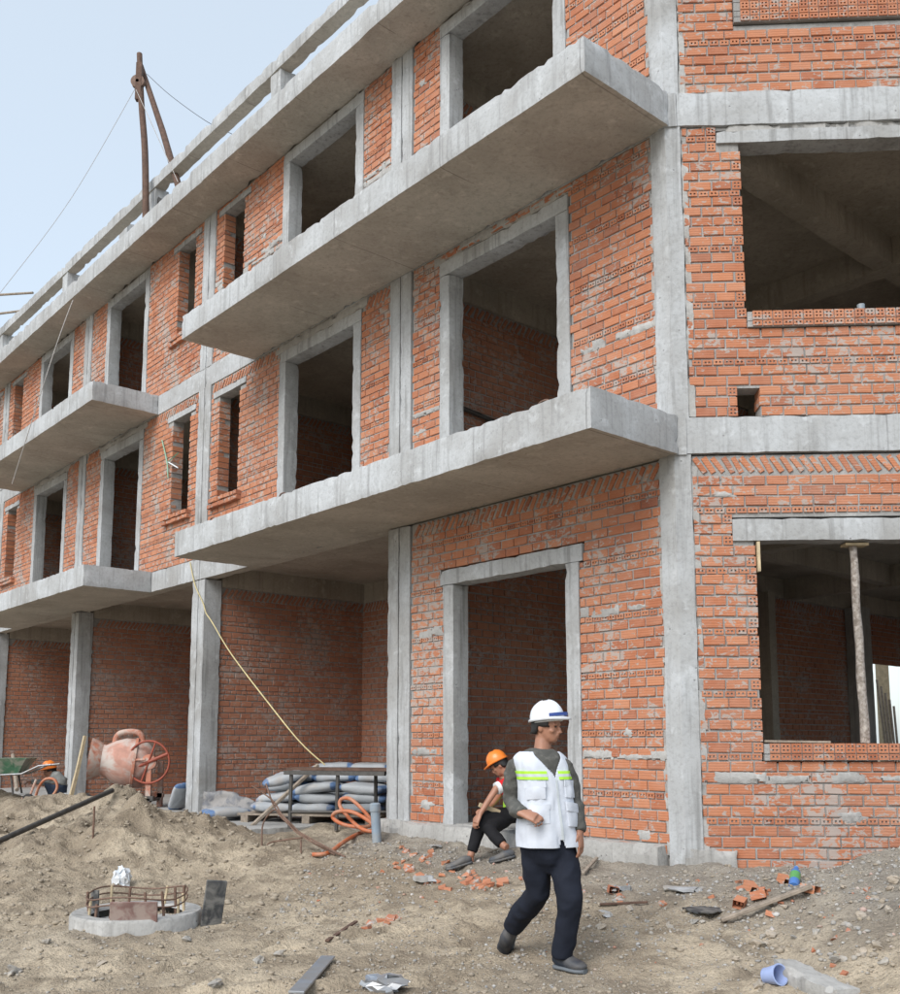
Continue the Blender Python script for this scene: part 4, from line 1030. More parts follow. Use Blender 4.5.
# ---- the crouching worker by the far column
cp_ = Lp(12.05, 0.62, FV); far_p = empty('person', cp_)
B = lambda x, y: atY(x, y, cp_.y)
ff_ = Vector((-0.9, -0.44, 0)); fs_ = Vector((-0.44, 0.9, 0))
Cf = B(49.5, 769.5); hpf = B(58, 788); shf = B(55, 776.5)
armf = [(shf - fs_ * .14, .045), (B(47, 783), .040), (B(38, 781.5) + ff_ * .1, .028)]
legs_f = [[(hpf + fs_ * s_ * .09, .075), (B(47, 783.5) + fs_ * s_ * .12, .060), (B(53, 797) + fs_ * s_ * .11, .042)] for s_ in (-1, 1)]
fuse('body', head_parts(Cf, ff_ - Z * .25, B(52, 775)) + [limb([(hpf, .12), (shf, .12), (B(52, 775), .05)], ff_), limb(armf, Z)] + [limb(l_, ff_) for l_ in legs_f] + hand(armf[-1][0], (-.9, -.4, -.1), (0, -.3, .9), 1, .8), 'skin', far_p, 0.009, 2)
head_extras(Cf, ff_ - Z * .25, far_p, 'helmet_orange', False, 3)
fuse('shirt', [limb([(hpf + Z * .04, (.17, .14)), (hpf.lerp(shf, .5) - ff_ * .04, (.175, .14)), (shf, (.17, .10)), (B(52, 774.5), .07)], ff_, 18), limb([(armf[0][0], .066), (armf[1][0], .056), (armf[2][0], .040)], Z)], 'shirt_grey', far_p, 0.014, 3, 0.008, 8)
fuse('trousers', [limb([(hpf - Z * .08, .15), (hpf + Z * .05, .16)], ff_)] + [limb([(p, r * 1.25) for p, r in l_], ff_) for l_ in legs_f], 'jeans', far_p, 0.014, 3, 0.006, 8)
for l_ in legs_f:
    a0 = l_[-1][0]; shoe(Vector((a0.x, a0.y, FV + .003)) - ff_ * .08, Vector((a0.x, a0.y, FV + .003)) + ff_ * .18, Z, 'shoe_navy', 'shoe_sole', far_p)
local(far_p)
tag(far_p, 'worker in orange helmet crouching beside a wheelbarrow near a concrete column', 'person')

# ------------------------------------------------------------------ machines and gear on site
# concrete mixer between the columns
mp = Lp(10.45, 0.30, 0); mp.z = max(h1(mp.x, mp.y), FV) - 0.02
mx = empty('concrete_mixer', mp); X = Vector((1, 0, 0)); Yv = Vector((0, 1, 0))
tag(mx, 'cement-caked orange concrete mixer with a spoked hand wheel standing between columns', 'concrete mixer')
ax = Vector((-0.93, -0.25, 0.10)).normalized()
Dm = (Matrix.Translation((-0.05, 0, 0.72)) @ ax.to_track_quat('Z', 'Y').to_matrix().to_4x4())
dr = MB().lathe([(0.02, -0.36), (0.24, -0.35), (0.37, -0.22), (0.39, -0.05), (0.385, 0.10), (0.33, 0.26), (0.25, 0.40), (0.255, 0.44), (0.235, 0.44), (0.23, 0.40), (0.30, 0.25), (0.35, 0.08), (0.35, -0.05), (0.2, -0.3), (0.02, -0.31)], 32, Dm, cap=False).build('drum', 'mixer_drum', mx, smooth=40)
MB().lathe([(0.398, -0.09), (0.415, -0.085), (0.415, -0.045), (0.398, -0.04)], 32, Dm, cap=False).build('drum_band', 'mixer_orange', dr, smooth=40)
MB().lathe([(0.25, 0.43), (0.30, 0.50), (0.34, 0.62), (0.325, 0.62), (0.285, 0.50), (0.235, 0.43)], 32, Dm, cap=False).build('mouth_ring', 'mixer_orange', dr, smooth=40)
MB().tube(spline([(-0.30, -0.05, 0.98), (-0.28, -0.05, 1.12), (-0.20, -0.05, 1.20), (0.0, -0.05, 1.22), (0.12, -0.05, 1.17), (0.17, -0.05, 1.02)], 5), 0.045, 10).build('yoke', 'mixer_orange', mx, smooth=60)
wc = Vector((0.33, -0.30, 0.74))
wh = MB().tube(arc(wc, 0.33, 0, 2 * math.pi, 36), 0.018, 8).build('hand_wheel', 'mixer_rim', mx, smooth=60)
MB().tube([wc - Vector((0.30, 0, 0.13)), wc + Vector((0.30, 0, 0.13))], 0.028, 8).build('spoke', 'mixer_rim', wh)
MB().tube([wc + Vector((-0.1, 0, -0.3)), wc + Vector((0.1, 0, 0.3))], 0.016, 8).build('spoke', 'mixer_rim', wh)
MB().lathe([(0.09, -0.05), (0.12, -0.04), (0.12, 0.04), (0.09, 0.05)], 20, Matrix.Translation(wc + Vector((0, 0.05, 0))) @ Matrix.Rotation(R_(90), 4, 'X')).build('hub', 'mixer_orange', wh, smooth=40)
for sx_, yy in ((0.33, -0.24), (0.36, 0.30), (-0.42, 0.32)):
    MB().box(sx_ - 0.04, sx_ + 0.04, yy - 0.04, yy + 0.04, -0.05, 0.74 if sx_ > 0 else 0.62).build('leg', 'mixer_orange', mx)
MB().box(-0.45, 0.42, 0.26, 0.34, 0.16, 0.23).build('chassis', 'mixer_orange', mx); MB().box(-0.45, 0.42, -0.30, -0.22, 0.14, 0.21).build('chassis', 'steel_dark', mx)
MB().box(0.29, 0.37, -0.3, 0.34, 0.12, 0.17).build('chassis', 'steel_dark', mx)
MB().tube([(-0.05, -0.26, 0.16), (-0.12, -0.05, 0.42)], 0.04, 8).build('cradle', 'steel_grey', mx); MB().tube([(-0.42, -0.3, 0.76), (0.30, -0.36, 0.78)], 0.018, 8).build('tie_rod', 'mixer_orange', mx)
for wx, wy in ((-0.62, -0.32), (-0.55, 0.36)):
    M_ = Matrix.Translation((wx, wy, 0.10)) @ Matrix.Rotation(R_(90), 4, 'X')
    t_ = MB().lathe([(0.10, -0.04), (0.14, -0.035), (0.15, 0), (0.14, 0.035), (0.10, 0.04)], 20, M_).build('wheel', 'rubber', mx, smooth=40)
    MB().lathe([(0.02, -0.05), (0.09, -0.045), (0.09, 0.045), (0.02, 0.05)], 16, M_).build('rim', 'steel_grey', t_, smooth=40)
MB().tube([(-0.62, -0.32, 0.10), (-0.3, -0.27, 0.17)], 0.025, 8).build('axle', 'steel_dark', mx)

# dark pole lying down the sand heap
p0 = Lp(10.35, 0.95, 0); a = hit(112, 800); b2_ = hit(-25, 862)
pts = [a.lerp(b2_, t) for t in [i / 8 for i in range(9)]]
pts = [Vector((p.x, p.y, h1(p.x, p.y) + 0.05)) for p in pts]; zz = [pts[0].z + (pts[-1].z - pts[0].z) * i / 8 for i in range(9)]; lift = max(p.z - z for p, z in zip(pts, zz)) * 0.6
o = MB().tube([Vector((p.x, p.y, z + lift)) for p, z in zip(pts, zz)], 0.032, 10).build('pipe', 'steel_dark', smooth=60)
tag(o, 'long dark steel pipe lying down the sand heap in front of the columns', 'pipe')
# wheelbarrow
wb = empty('wheelbarrow', Lp(12.75, 1.15, FV)); wb.location = atY(2, 797, 8.2); wb.location.z = max(FV, h1(wb.location.x, wb.location.y)) + 0.0
tag(wb, 'green wheelbarrow with a black wheel standing near the crouching worker', 'wheelbarrow')
v = []; f = []
for (xa, xb, yy, z) in ((-0.34, 0.30, 0.24, 0.34), (-0.50, 0.42, 0.32, 0.58), (-0.52, 0.44, 0.34, 0.585), (-0.335, 0.295, 0.235, 0.36)):
    v += [Vector(p) for p in ((xa, -yy, z), (xb, -yy, z), (xb, yy, z), (xa, yy, z))]
for r in range(3):
    for k in range(4): n_ = (k + 1) % 4; f.append((r * 4 + k, r * 4 + n_, r * 4 + 4 + n_, r * 4 + 4 + k))
f += [(3, 2, 1, 0), (12, 13, 14, 15)]
MB().add(v, f).build('tray', 'green_paint', wb)
for sy in (-1, 1):
    MB().tube([(-0.62, 0.06 * sy, 0.16), (-0.3, 0.2 * sy, 0.30), (0.35, 0.25 * sy, 0.33), (0.62, 0.27 * sy, 0.46), (0.82, 0.28 * sy, 0.48)], 0.018, 8).build('handle', 'steel_grey', wb, smooth=60)
    MB().tube([(0.18, 0.22 * sy, 0.32), (0.24, 0.25 * sy, 0.0)], 0.016, 8).build('leg', 'steel_dark', wb)
M_ = Matrix.Translation((-0.62, 0, 0.17)) @ Matrix.Rotation(R_(90), 4, 'X')
t_ = MB().lathe([(0.11, -0.04), (0.16, -0.035), (0.17, 0), (0.16, 0.035), (0.11, 0.04)], 24, M_).build('wheel', 'rubber', wb, smooth=40)
MB().lathe([(0.02, -0.04), (0.105, -0.03), (0.105, 0.03), (0.02, 0.04)], 16, M_).build('rim', 'steel_grey', t_)
wb.rotation_euler = (0, 0, R_(8))
# orange hoop cart in front of the crouching worker
hc_ = atY(41, 797, 7.6); hc_.z = max(FV, h1(hc_.x, hc_.y))
hc = empty('hand_cart', hc_); tag(hc, 'small orange tubular hand cart with a curved handle by the crouching worker', 'hand cart')
MB().tube(spline([(-0.1, 0, 0.05), (-0.04, 0, 0.26), (0.06, 0, 0.38), (0.20, 0, 0.37), (0.25, 0, 0.25), (0.18, 0, 0.12), (0.06, 0, 0.05)], 6), 0.022, 10).build('handle', 'orange_hose', hc, smooth=60)
MB().box(-0.24, 0.02, -0.16, 0.16, 0.02, 0.10).build('base', 'mixer_orange', hc); MB().tube([(-0.14, -0.12, 0.08), (-0.05, -0.1, 0.38)], 0.02, 8).build('strut', 'mixer_orange', hc)
MB().lathe([(0.03, -0.03), (0.08, -0.03), (0.08, 0.03), (0.03, 0.03)], 16, Matrix.Translation((-0.12, -0.2, 0.08)) @ Matrix.Rotation(R_(90), 4, 'X')).build('wheel', 'rubber', hc, smooth=40)
# board leaning on the column
a = atL(70, 799, 0.32); a.z = FV; t_ = atL(85, 736, 0.04)
o = MB().tube([a, a.lerp(t_, .5) + Vector((0.01, 0, 0)), t_], [0.045, 0.04, 0.035], 4).build('timber_batten', 'timber_pale'); tag(o, 'pale timber batten leaning against a concrete column', 'batten')
o = MB().tube([atL(17, 790, .4), atL(13, 755, .15)], 0.04, 8).build('timber_post', 'timber_grey'); tag(o, 'short grey timber post propped behind the green wheelbarrow', 'post')

# cement bags on a pallet, in the open bay
def bag_mesh(seed):
    rnd = random.Random(seed); v = []; f = []; n, m = 28, 14
    for i in range(m + 1):
        ph = -math.pi / 2 + math.pi * i / m
        for k in range(n):
            a = 2 * math.pi * k / n; e = 0.42
            sg = lambda x, q: math.copysign(abs(x) ** q, x)
            p = Vector((0.31 * sg(math.cos(ph), .5) * sg(math.cos(a), e), 0.20 * sg(math.cos(ph), .5) * sg(math.sin(a), e), 0.068 * sg(math.sin(ph), .75)))
            ed = abs(p.x) / 0.31; p.z *= 1 - 0.35 * ed ** 4
            v.append(p + noise.noise_vector(p * 6 + Vector((seed, 0, 0))) * 0.018 + Vector((0, 0, noise.noise(p * 14 + Vector((0, seed, 0))) * 0.008)))
    for i in range(m):
        for k in range(n): a0 = i * n + k; a1 = i * n + (k + 1) % n; f.append((a0, a1, a1 + n, a0 + n))
    return MB().add(v, f).mesh('cement_bag')
BM_ = [bag_mesh(s_) for s_ in range(4)]
for b_ in BM_: b_.materials.append(MATS['cement_bag']); b_.shade_smooth()
PL = Matrix.LocRotScale(Lp(6.15, -0.42, FV), Matrix.Rotation(R_(-14), 3, 'Z').to_quaternion(), None)
pal = empty('pallet'); pal.matrix_world = PL; tag(pal, 'wooden pallet under the pile of cement bags', 'pallet')
for k in range(5): MB().box(-0.95, 0.95, -0.48 + k * 0.21, -0.36 + k * 0.21, 0.09, 0.115).build('board', 'timber_grey', pal)
for k in range(3): MB().box(-0.9 + k * 0.85, -0.8 + k * 0.85, -0.48, 0.48, 0.0, 0.089).build('bearer', 'timber_grey', pal)
def bag(x, y, z, rz, rx=0, mi=0, lab='white and blue cement bag in the pile on the pallet', grp='cement bags piled on the pallet'):
    o = bpy.data.objects.new('cement_bag', BM_[mi % 4]); col.objects.link(o)
    o.matrix_world = PL @ Matrix.Translation((x, y, z)) @ Matrix.Rotation(rz, 4, 'Z') @ Matrix.Rotation(rx, 4, 'Y'); tag(o, lab, 'cement bag', grp); return o
k = 0
for lay, xs in enumerate(((-0.55, 0.05, 0.66), (-0.50, 0.10, 0.70), (-0.52, 0.06, 0.68), (-0.44, 0.16, 0.72), (0.05, 0.66))):
    for x in xs:
        bag(x + random.uniform(-.03, .03), 0.24 + random.uniform(-.03, .03), 0.185 + lay * 0.125, random.gauss(0, 0.13), random.gauss(0, 0.05), k); k += 1
        if lay < 3 and not (lay == 2 and x < 0): bag(x + random.uniform(-.03, .03), -0.22 + random.uniform(-.04, .04), 0.185 + lay * 0.125, random.gauss(0, 0.2), random.gauss(0, 0.07), k); k += 1
o = bag(-0.40, -0.22, 0.56, 0.5, -0.25, 1, 'slumped cement bag lying askew on top of the bag pile front'); o['group'] = ''; del o['group']
o = bag(-1.25, -0.2, 0.10, 0.9, 0.0, 2, 'lone cement bag lying on the floor beside the pallet'); del o['group']
# steel trestle in front of the bags
tp = Lp(4.95, 0.12, FV)
tr = empty('trestle', tp); tr.rotation_euler = (0, 0, R_(-20)); tag(tr, 'dark steel trestle bench standing before the cement bags', 'trestle')
for x in (-0.52, 0.1, 0.42, 0.62):
    MB().tube([(x, -0.22 if x < 0.3 else 0.2, 0), (x, -0.2 if x < .3 else .18, 0.66)], 0.024, 8).build('leg', 'steel_dark', tr)
for y in (-0.22, 0.2): MB().box(-0.6, 0.72, y - 0.025, y + 0.025, 0.64, 0.69).build('rail', 'steel_dark', tr)
MB().box(-0.6, 0.72, -0.19, 0.17, 0.692, 0.725).build('top_board', 'timber_dark', tr)
MB().tube([(-0.52, -0.22, 0.2), (0.62, 0.2, 0.2)], 0.016, 8).build('brace', 'steel_dark', tr)
# pale block on the ledge behind, dark cement-caked sheet by the column
o = MB().box(-0.35, 0.3, -0.12, 0.12, 0, 0.10).build('concrete_ledge', 'concrete'); o.location = Lp(7.0, -2.75, 0.55); o.rotation_euler = (0, 0, math.atan2(LT.y, LT.x)); o['label'] = 'concrete ledge block at the back of the open bay above the bags'; o['category'] = 'ledge'
gq = MB(); n_ = 12; v = []; f = []
for i in range(n_ + 1):
    for j in range(n_ + 1):
        u_ = i / n_; w_ = j / n_; wid = 0.42 * (1 - 0.35 * w_ ** 3 * (u_ > .6))
        v.append(Vector(((u_ - .5) * 2 * wid, 0.10 * w_ + 0.03 * noise.noise(Vector((u_ * 4, w_ * 4, 3))), w_ * (0.36 - 0.20 * max(0, u_ - .45)) + 0.03 * noise.noise(Vector((u_ * 5, w_ * 5, 8))))))
for i in range(n_):
    for j in range(n_): a0 = i * (n_ + 1) + j; f.append((a0, a0 + n_ + 1, a0 + n_ + 2, a0 + 1))
o = gq.add(v, f).build('tarpaulin', 'tarp_dark', smooth=60); o.modifiers.new('t', 'SOLIDIFY').thickness = 0.03; o.location = Lp(7.25, 0.30, FV); o.rotation_euler = (0, 0, R_(-10)); tag(o, 'dark grey cement-caked sheet slumped beside the concrete column', 'sheet')
o = bpy.data.objects.new('cement_sack', BM_[2]); col.objects.link(o); o.matrix_world = Matrix.Translation(Lp(9.36, 0.0, FV + 0.20)) @ Matrix.Rotation(R_(-49), 4, 'Z') @ Matrix.Rotation(-0.95, 4, 'Y') @ Matrix.Scale(0.8, 4); tag(o, 'half-empty white sack slumped against a column near the mixer', 'sack')
o = bpy.data.objects.new('cement_sack', BM_[0]); col.objects.link(o); o.matrix_world = Matrix.Translation(Lp(9.75, 0.75, FV + 0.09)) @ Matrix.Rotation(1.2, 4, 'Z'); tag(o, 'dusty flat sack lying by the mixer at the foot of the slumped white sack', 'sack')
# grey PVC pipe stub
g = hit(377, 843); st_ = empty('pipe_stub', g); tag(st_, 'grey plastic pipe stub with a cap standing upright in the ground', 'pipe')
MB().lathe([(0.052, -0.1), (0.052, 0.34)], 20, Matrix.Rotation(R_(-4), 4, 'Y')).build('pipe', 'pvc_grey', st_, smooth=40)
MB().lathe([(0.060, 0.335), (0.062, 0.35), (0.062, 0.41), (0.045, 0.425), (0.001, 0.428)], 20, Matrix.Rotation(R_(-4), 4, 'Y')).build('cap', 'pvc_grey', st_, smooth=40)
# orange hose looping on the ground
def G(x, y, h=0.03): p = hit(x, y); return p + Z * h
c0 = hit(365, 838)
Y1 = c0.y
hp = [G(312, 858), G(328, 856), G(345, 846, .05), atY(360, 838, Y1 + .2), atY(374, 829, Y1 + .1), atY(368, 816, Y1 + .1), atY(352, 800, Y1 + .2), atY(342, 799, Y1 + .3), atY(340, 806, Y1 + .3), atY(349, 818, Y1 + .2), atY(362, 829, Y1 - .05), atY(374, 831, Y1 - .1), atY(370, 822, Y1 - .1), atY(352, 812, Y1), atY(337, 812, Y1 + .15), atY(333, 818, Y1 + .2), atY(345, 825, Y1 + .1), atY(365, 827, Y1 + .1), atY(380, 822, Y1 + .3), atY(396, 817, Y1 + .5), atY(416, 817, Y1 + .7), atY(437, 820, Y1 + .9)]
hp = [Vector((p.x, p.y, max(p.z, h1(p.x, p.y) + 0.025))) for p in hp]
o = MB().tube(spline(hp, 7), 0.022, 10).build('hose', 'orange_hose', smooth=60); tag(o, 'thick orange hose looped in a coil on the ground beside the doorway', 'hose')
# rusty reinforcing rods
def rod(px, label, r=0.009, mat='rust_steel', nm='steel_rod'):
    o = MB().tube(spline(px, 5), r, 6).build(nm, mat, smooth=60); tag(o, label, 'rod', 'bent steel rods stuck in the sand by the hose'); return o
Yr = hit(300, 852).y
q = lambda x, y, dy=0: atY(x, y, Yr + dy)
rod([q(266, 784, .5), q(274, 806, .3), q(286, 822, .1), q(306, 836, 0), G(345, 859, .02)], 'rusty steel rod bent over the sand by the hose')
rod([q(252, 786, .6), q(272, 800, .3), q(284, 818, .1), q(300, 835, 0), G(340, 858, .02)], 'rusty steel rod bent over the sand by the hose')
rod([q(262, 848, .2), q(263, 824, .3), q(274, 810, .3), q(284, 817, .1), q(306, 838, 0), G(335, 857, .02)], 'rusty steel rod bent over the sand by the hose')
rod([q(302, 838, 0), q(285, 840, .1), q(268, 844, .1), q(272, 854, .0), q(290, 858, 0), G(318, 858, .02)], 'rusty steel rod bent over the sand by the hose')
o = MB().tube([q(301, 868, -.1), q(301, 840, 0)], 0.01, 6).build('steel_stake', 'rust_steel'); tag(o, 'thin upright steel stake in the sand under the bent rods', 'stake')
a = atL(252, 806, .7); o = MB().tube([Vector((a.x, a.y, FV)), atL(318, 765, -.2)], 0.028, 6).build('timber_pole', 'timber_grey'); tag(o, 'grey timber pole leaning across the cement bags', 'pole')
a = hit(93, 838); o = MB().tube([a - Z * .1, a + Z * .32], 0.012, 6).build('steel_stake', 'rust_steel'); tag(o, 'thin rusty stake standing in the sand by the long pipe', 'stake')

# pile head: concrete collar with projecting reinforcement
rg = empty('pile_head', (RING.x, RING.y, -0.44)); tag(rg, 'round concrete pile head with projecting reinforcing bars in the sand hollow', 'pile head')
MB().lathe([(0.33, -0.3), (0.47, -0.3), (0.475, 0.035), (0.46, 0.055), (0.35, 0.05), (0.33, 0.03)], 48, cap=False).build('collar', 'concrete_rough', rg, smooth=40)
MB().lathe([(0.335, -0.02), (0.001, 0.0)], 32, cap=False).build('core', 'concrete_rough', rg)
for k in range(16):
    a = 2 * math.pi * k / 16 + 0.1; r = 0.345; t_ = Vector((random.gauss(0, .012), random.gauss(0, .012), random.uniform(0.15, 0.27)))
    p = Vector((r * math.cos(a), r * math.sin(a), -0.02)); MB().tube([p, p + t_], 0.011, 6).build('bar', 'rust_steel' if k % 3 else 'timber_pale', rg)
for z in (0.13, 0.18): MB().tube([Vector((0.36 * math.cos(a), 0.36 * math.sin(a), z + 0.02 * math.sin(3 * a))) for a in [2 * math.pi * i / 40 for i in range(41)]], 0.006, 6).build('hoop', 'rust_steel', rg, smooth=60)
def board(nm, loc, sz, rot, mat, label, cat='board'):
    o = MB().box(-sz[0] / 2, sz[0] / 2, -sz[1] / 2, sz[1] / 2, 0, sz[2]).build(nm, mat); o.location = loc; o.rotation_euler = rot
    bv = o.modifiers.new('b', 'BEVEL'); bv.width = min(0.004, min(sz) * 0.2); tag(o, label, cat); return o
board('shutter_board', (RING.x + 0.10, RING.y - 0.40, -0.405), (0.33, 0.018, 0.145), (R_(8), 0, R_(4)), 'board_brown', 'brown shuttering board propped on the pile head')
board('shutter_board', (RING.x + 0.56, RING.y - 0.05, -0.5), (0.15, 0.03, 0.34), (R_(4), R_(6), R_(25)), 'board_black', 'black board standing upright beside the pile head')
board('shutter_board', (RING.x - 0.33, RING.y + 0.05, -0.45), (0.06, 0.02, 0.2), (R_(-6), R_(-4), 0), 'board_black', 'small black board inside the pile head bars')
def rag(loc, r, mat, label, cat, seed, flat=0.5):
    bm = bmesh.new(); bmesh.ops.create_icosphere(bm, subdivisions=3, radius=r)
    for v in bm.verts:
        d = noise.noise_vector(v.co * (2.2 / r) + Vector((seed, seed, 0))) * r * 0.7; v.co += d; v.co.z *= flat
    me_ = bpy.data.meshes.new('rag'); bm.to_mesh(me_); bm.free(); o = mesh_obj('plastic_scrap', me_, mat, smooth=30); o.location = loc; tag(o, label, cat); return o
g = hit(122, 884); rag(g + Z * .05, 0.075, 'plastic_white', 'crumpled white plastic scrap on the sand behind the pile head', 'plastic scrap', 3, 1.2)

# ------------------------------------------------------------------ litter and rubble near the corner
g = hit(795, 884); bt = empty('plastic_bottle', g + Z * 0.035); bt.rotation_euler = (R_(62), 0, R_(155))
tag(bt, 'plastic bottle with green and blue label lying by the brick wall', 'bottle')
MB().lathe([(0.001, -0.10), (0.035, -0.098), (0.036, -0.03)], 20).build('base', 'plastic_blue', bt, smooth=50); MB().lathe([(0.0365, -0.03), (0.037, 0.05)], 20).build('label', 'plastic_green', bt, smooth=50)
MB().lathe([(0.036, 0.05), (0.034, 0.075), (0.018, 0.105), (0.014, 0.115)], 20).build('neck', 'plastic_blue', bt, smooth=50); MB().lathe([(0.017, 0.112), (0.017, 0.13), (0.001, 0.131)], 16).build('cap', 'plastic_blue', bt, smooth=40)
g = hit(773, 984); cu = empty('plastic_cup', g + Z * 0.04); cu.rotation_euler = (R_(75), 0, R_(30)); tag(cu, 'small pale blue plastic tub lying on the ground by the concrete block', 'tub')
MB().lathe([(0.042, -0.045), (0.055, 0.05), (0.058, 0.05), (0.058, 0.056), (0.05, 0.056), (0.04, -0.04)], 24, cap=False).build('tub', 'plastic_paleblue', cu, smooth=40); MB().lathe([(0.044, -0.046), (0.001, -0.046)], 24, cap=False).build('bottom', 'plastic_paleblue', cu)
def beam_between(nm, a, b, w_, h_, mat, label, cat):
    d = (b - a); o = MB().box(0, d.length, -w_ / 2, w_ / 2, 0, h_).build(nm, mat); o.location = a
    o.rotation_euler = d.to_track_quat('X', 'Z').to_euler(); bv = o.modifiers.new('b', 'BEVEL'); bv.width = h_ * .15; tag(o, label, cat); return o
beam_between('timber_plank', hit(722, 924) + Z * .01, hit(812, 893) + Z * .03, 0.05, 0.025, 'timber_grey', 'weathered timber plank lying on the rubble slope below the window wall', 'plank')
a = hit(783, 976); b2_ = hit(850, 1000)
o = rough_box('concrete_block', 0, 0.50, -0.085, 0.085, -0.10, 0.075, 'concrete_rough', None, Matrix.Identity(4), 0.03, 0.02, 0.03, 5.5); o.location = a + Z * .02; o.rotation_euler = (0, R_(6), math.atan2(b2_.y - a.y, b2_.x - a.x)); tag(o, 'broken length of concrete kerb half buried in the bottom of the slope', 'concrete block')
def tile(x, y, sz, rz, label, mat='tile_grey', rx=0.05):
    g = hit(x, y); o = rough_box('broken_tile', -sz[0] / 2, sz[0] / 2, -sz[1] / 2, sz[1] / 2, 0, sz[2], mat, None, Matrix.Identity(4), 0.04, 0.006, 0.03, x * 0.1); o.location = g + Z * 0.003; o.rotation_euler = (rx, rx * .5, rz); tag(o, label, 'tile'); return o
tile(606, 917, (0.09, 0.22, 0.02), 0.15, 'narrow grey tile strip lying on the sand near the walking man')
tile(622, 891, (0.20, 0.13, 0.025), 0.1, 'grey cement slab piece lying by the plinth near a brick shard')
tile(683, 892, (0.30, 0.14, 0.03), -0.2, 'wide thin grey cement slab lying below the corner column')
tile(708, 912, (0.34, 0.22, 0.02), 0.4, 'dark flat wet-looking slab sunk in the ground right of the corner column', 'board_black')
tile(425, 882, (0.20, 0.12, 0.05), 0.3, 'pale broken concrete piece among the red brick shards')
tile(436, 848, (0.14, 0.10, 0.03), 0.3, 'small grey stone flake lying by the plinth under the doorway')
tile(566, 929, (0.16, 0.06, 0.03), 0.1, 'small pale slab just behind the walking man on the sand')
beam_between('metal_channel', hit(296, 998) + Z * .02, hit(328, 963) + Z * .03, 0.09, 0.014, 'metal_sheet', 'blue-grey metal channel lying on the sand at the foot of the slope', 'channel')
rag(hit(385, 990) + Z * .03, 0.11, 'metal_sheet', 'crumpled grey plastic sheet half buried in sand near the metal channel', 'plastic scrap', 9, 0.4)
beam_between('timber_batten', hit(583, 876) + Z * .01, hit(597, 862) + Z * .02, 0.03, 0.02, 'timber_grey', 'short grey batten leaning at the plinth behind the walking man', 'batten')
beam_between('timber_batten', hit(600, 907) + Z * .01, hit(648, 905) + Z * .01, 0.02, 0.015, 'timber_dark', 'thin dark stick lying across the sand near the tile strip', 'stick')
beam_between('timber_batten', hit(327, 944) + Z * .01, hit(356, 926) + Z * .02, 0.03, 0.015, 'timber_dark', 'dark root-like stick half buried in the sand slope', 'stick')

# broken bricks: individual shards
def shard_mesh(seed, w_=0.11, d=0.08, h_=0.05):
    rnd = random.Random(seed); bm = bmesh.new()
    for i in range(14):
        bm.verts.new((rnd.choice((-1, 1)) * w_ / 2 * rnd.uniform(.55, 1), rnd.choice((-1, 1)) * d / 2 * rnd.uniform(.6, 1), rnd.choice((-1, 1)) * h_ / 2 * rnd.uniform(.7, 1)))
    bmesh.ops.convex_hull(bm, input=bm.verts); bmesh.ops.delete(bm, geom=[v for v in bm.verts if not v.link_faces], context='VERTS')
    me_ = bpy.data.meshes.new('brick_shard'); bm.to_mesh(me_); bm.free(); me_.materials.append(MATS['brick_clean']); return me_
SH = [shard_mesh(s_) for s_ in range(10)]
def shards(n, cx, cy, sx, sy, label, grp, smin=0.4, smax=1.0, seed=1):
    rnd = random.Random(seed)
    for i in range(n):
        g = hit(rnd.gauss(cx, sx), min(992, rnd.gauss(cy, sy))); o = bpy.data.objects.new('brick_shard', rnd.choice(SH)); col.objects.link(o)
        s_ = rnd.uniform(smin, smax); o.scale = (s_, s_, s_); o.location = g + Z * 0.004 * s_; o.rotation_euler = (rnd.gauss(0, .35), rnd.gauss(0, .35), rnd.uniform(0, 6.3)); tag(o, label, 'brick shard', grp)
shards(26, 470, 883, 22, 6, 'broken red brick shard heaped in front of the seated worker', 'brick shards before the seated worker', seed=2)
shards(22, 418, 862, 16, 12, 'red brick shard scattered between the hose and the seated worker', 'brick shards by the hose', seed=3)
shards(6, 380, 920, 18, 3, 'red brick chip lying on the open sand slope', 'brick chips on the sand slope', 0.6, 1.0, seed=4)
shards(10, 745, 893, 40, 10, 'red brick lump lying in rubble under the window wall', 'brick lumps under the window wall', 0.35, 0.7, seed=5)
shards(10, 850, 935, 35, 25, 'red brick chip in the rubble slope', 'brick chips in the rubble slope', 0.3, 0.6, seed=6)
shards(5, 625, 900, 20, 8, 'red brick chip lying near the grey slab pieces by the plinth', 'brick chips by the plinth', 0.4, 0.8, seed=7)
def holed_lump(x, y, rz, rx):
    g = hit(x, y); o = bpy.data.objects.new('hollow_brick', THIN2); col.objects.link(o); o.location = g + Z * .03; o.rotation_euler = (rx, 0.2, rz); o.scale = (0.9, 0.6, 1.2); tag(o, 'broken hollow brick end with holes lying in the rubble under the wall', 'brick', 'hollow brick ends in the rubble')
for a_ in ((748, 888, 0.3, 0.4), (742, 905, -0.5, 0.2), (752, 902, 1.0, -0.3), (782, 882, 0.2, 0.3), (803, 892, 0.7, 0.1), (612, 893, 0, 0)): holed_lump(*a_)
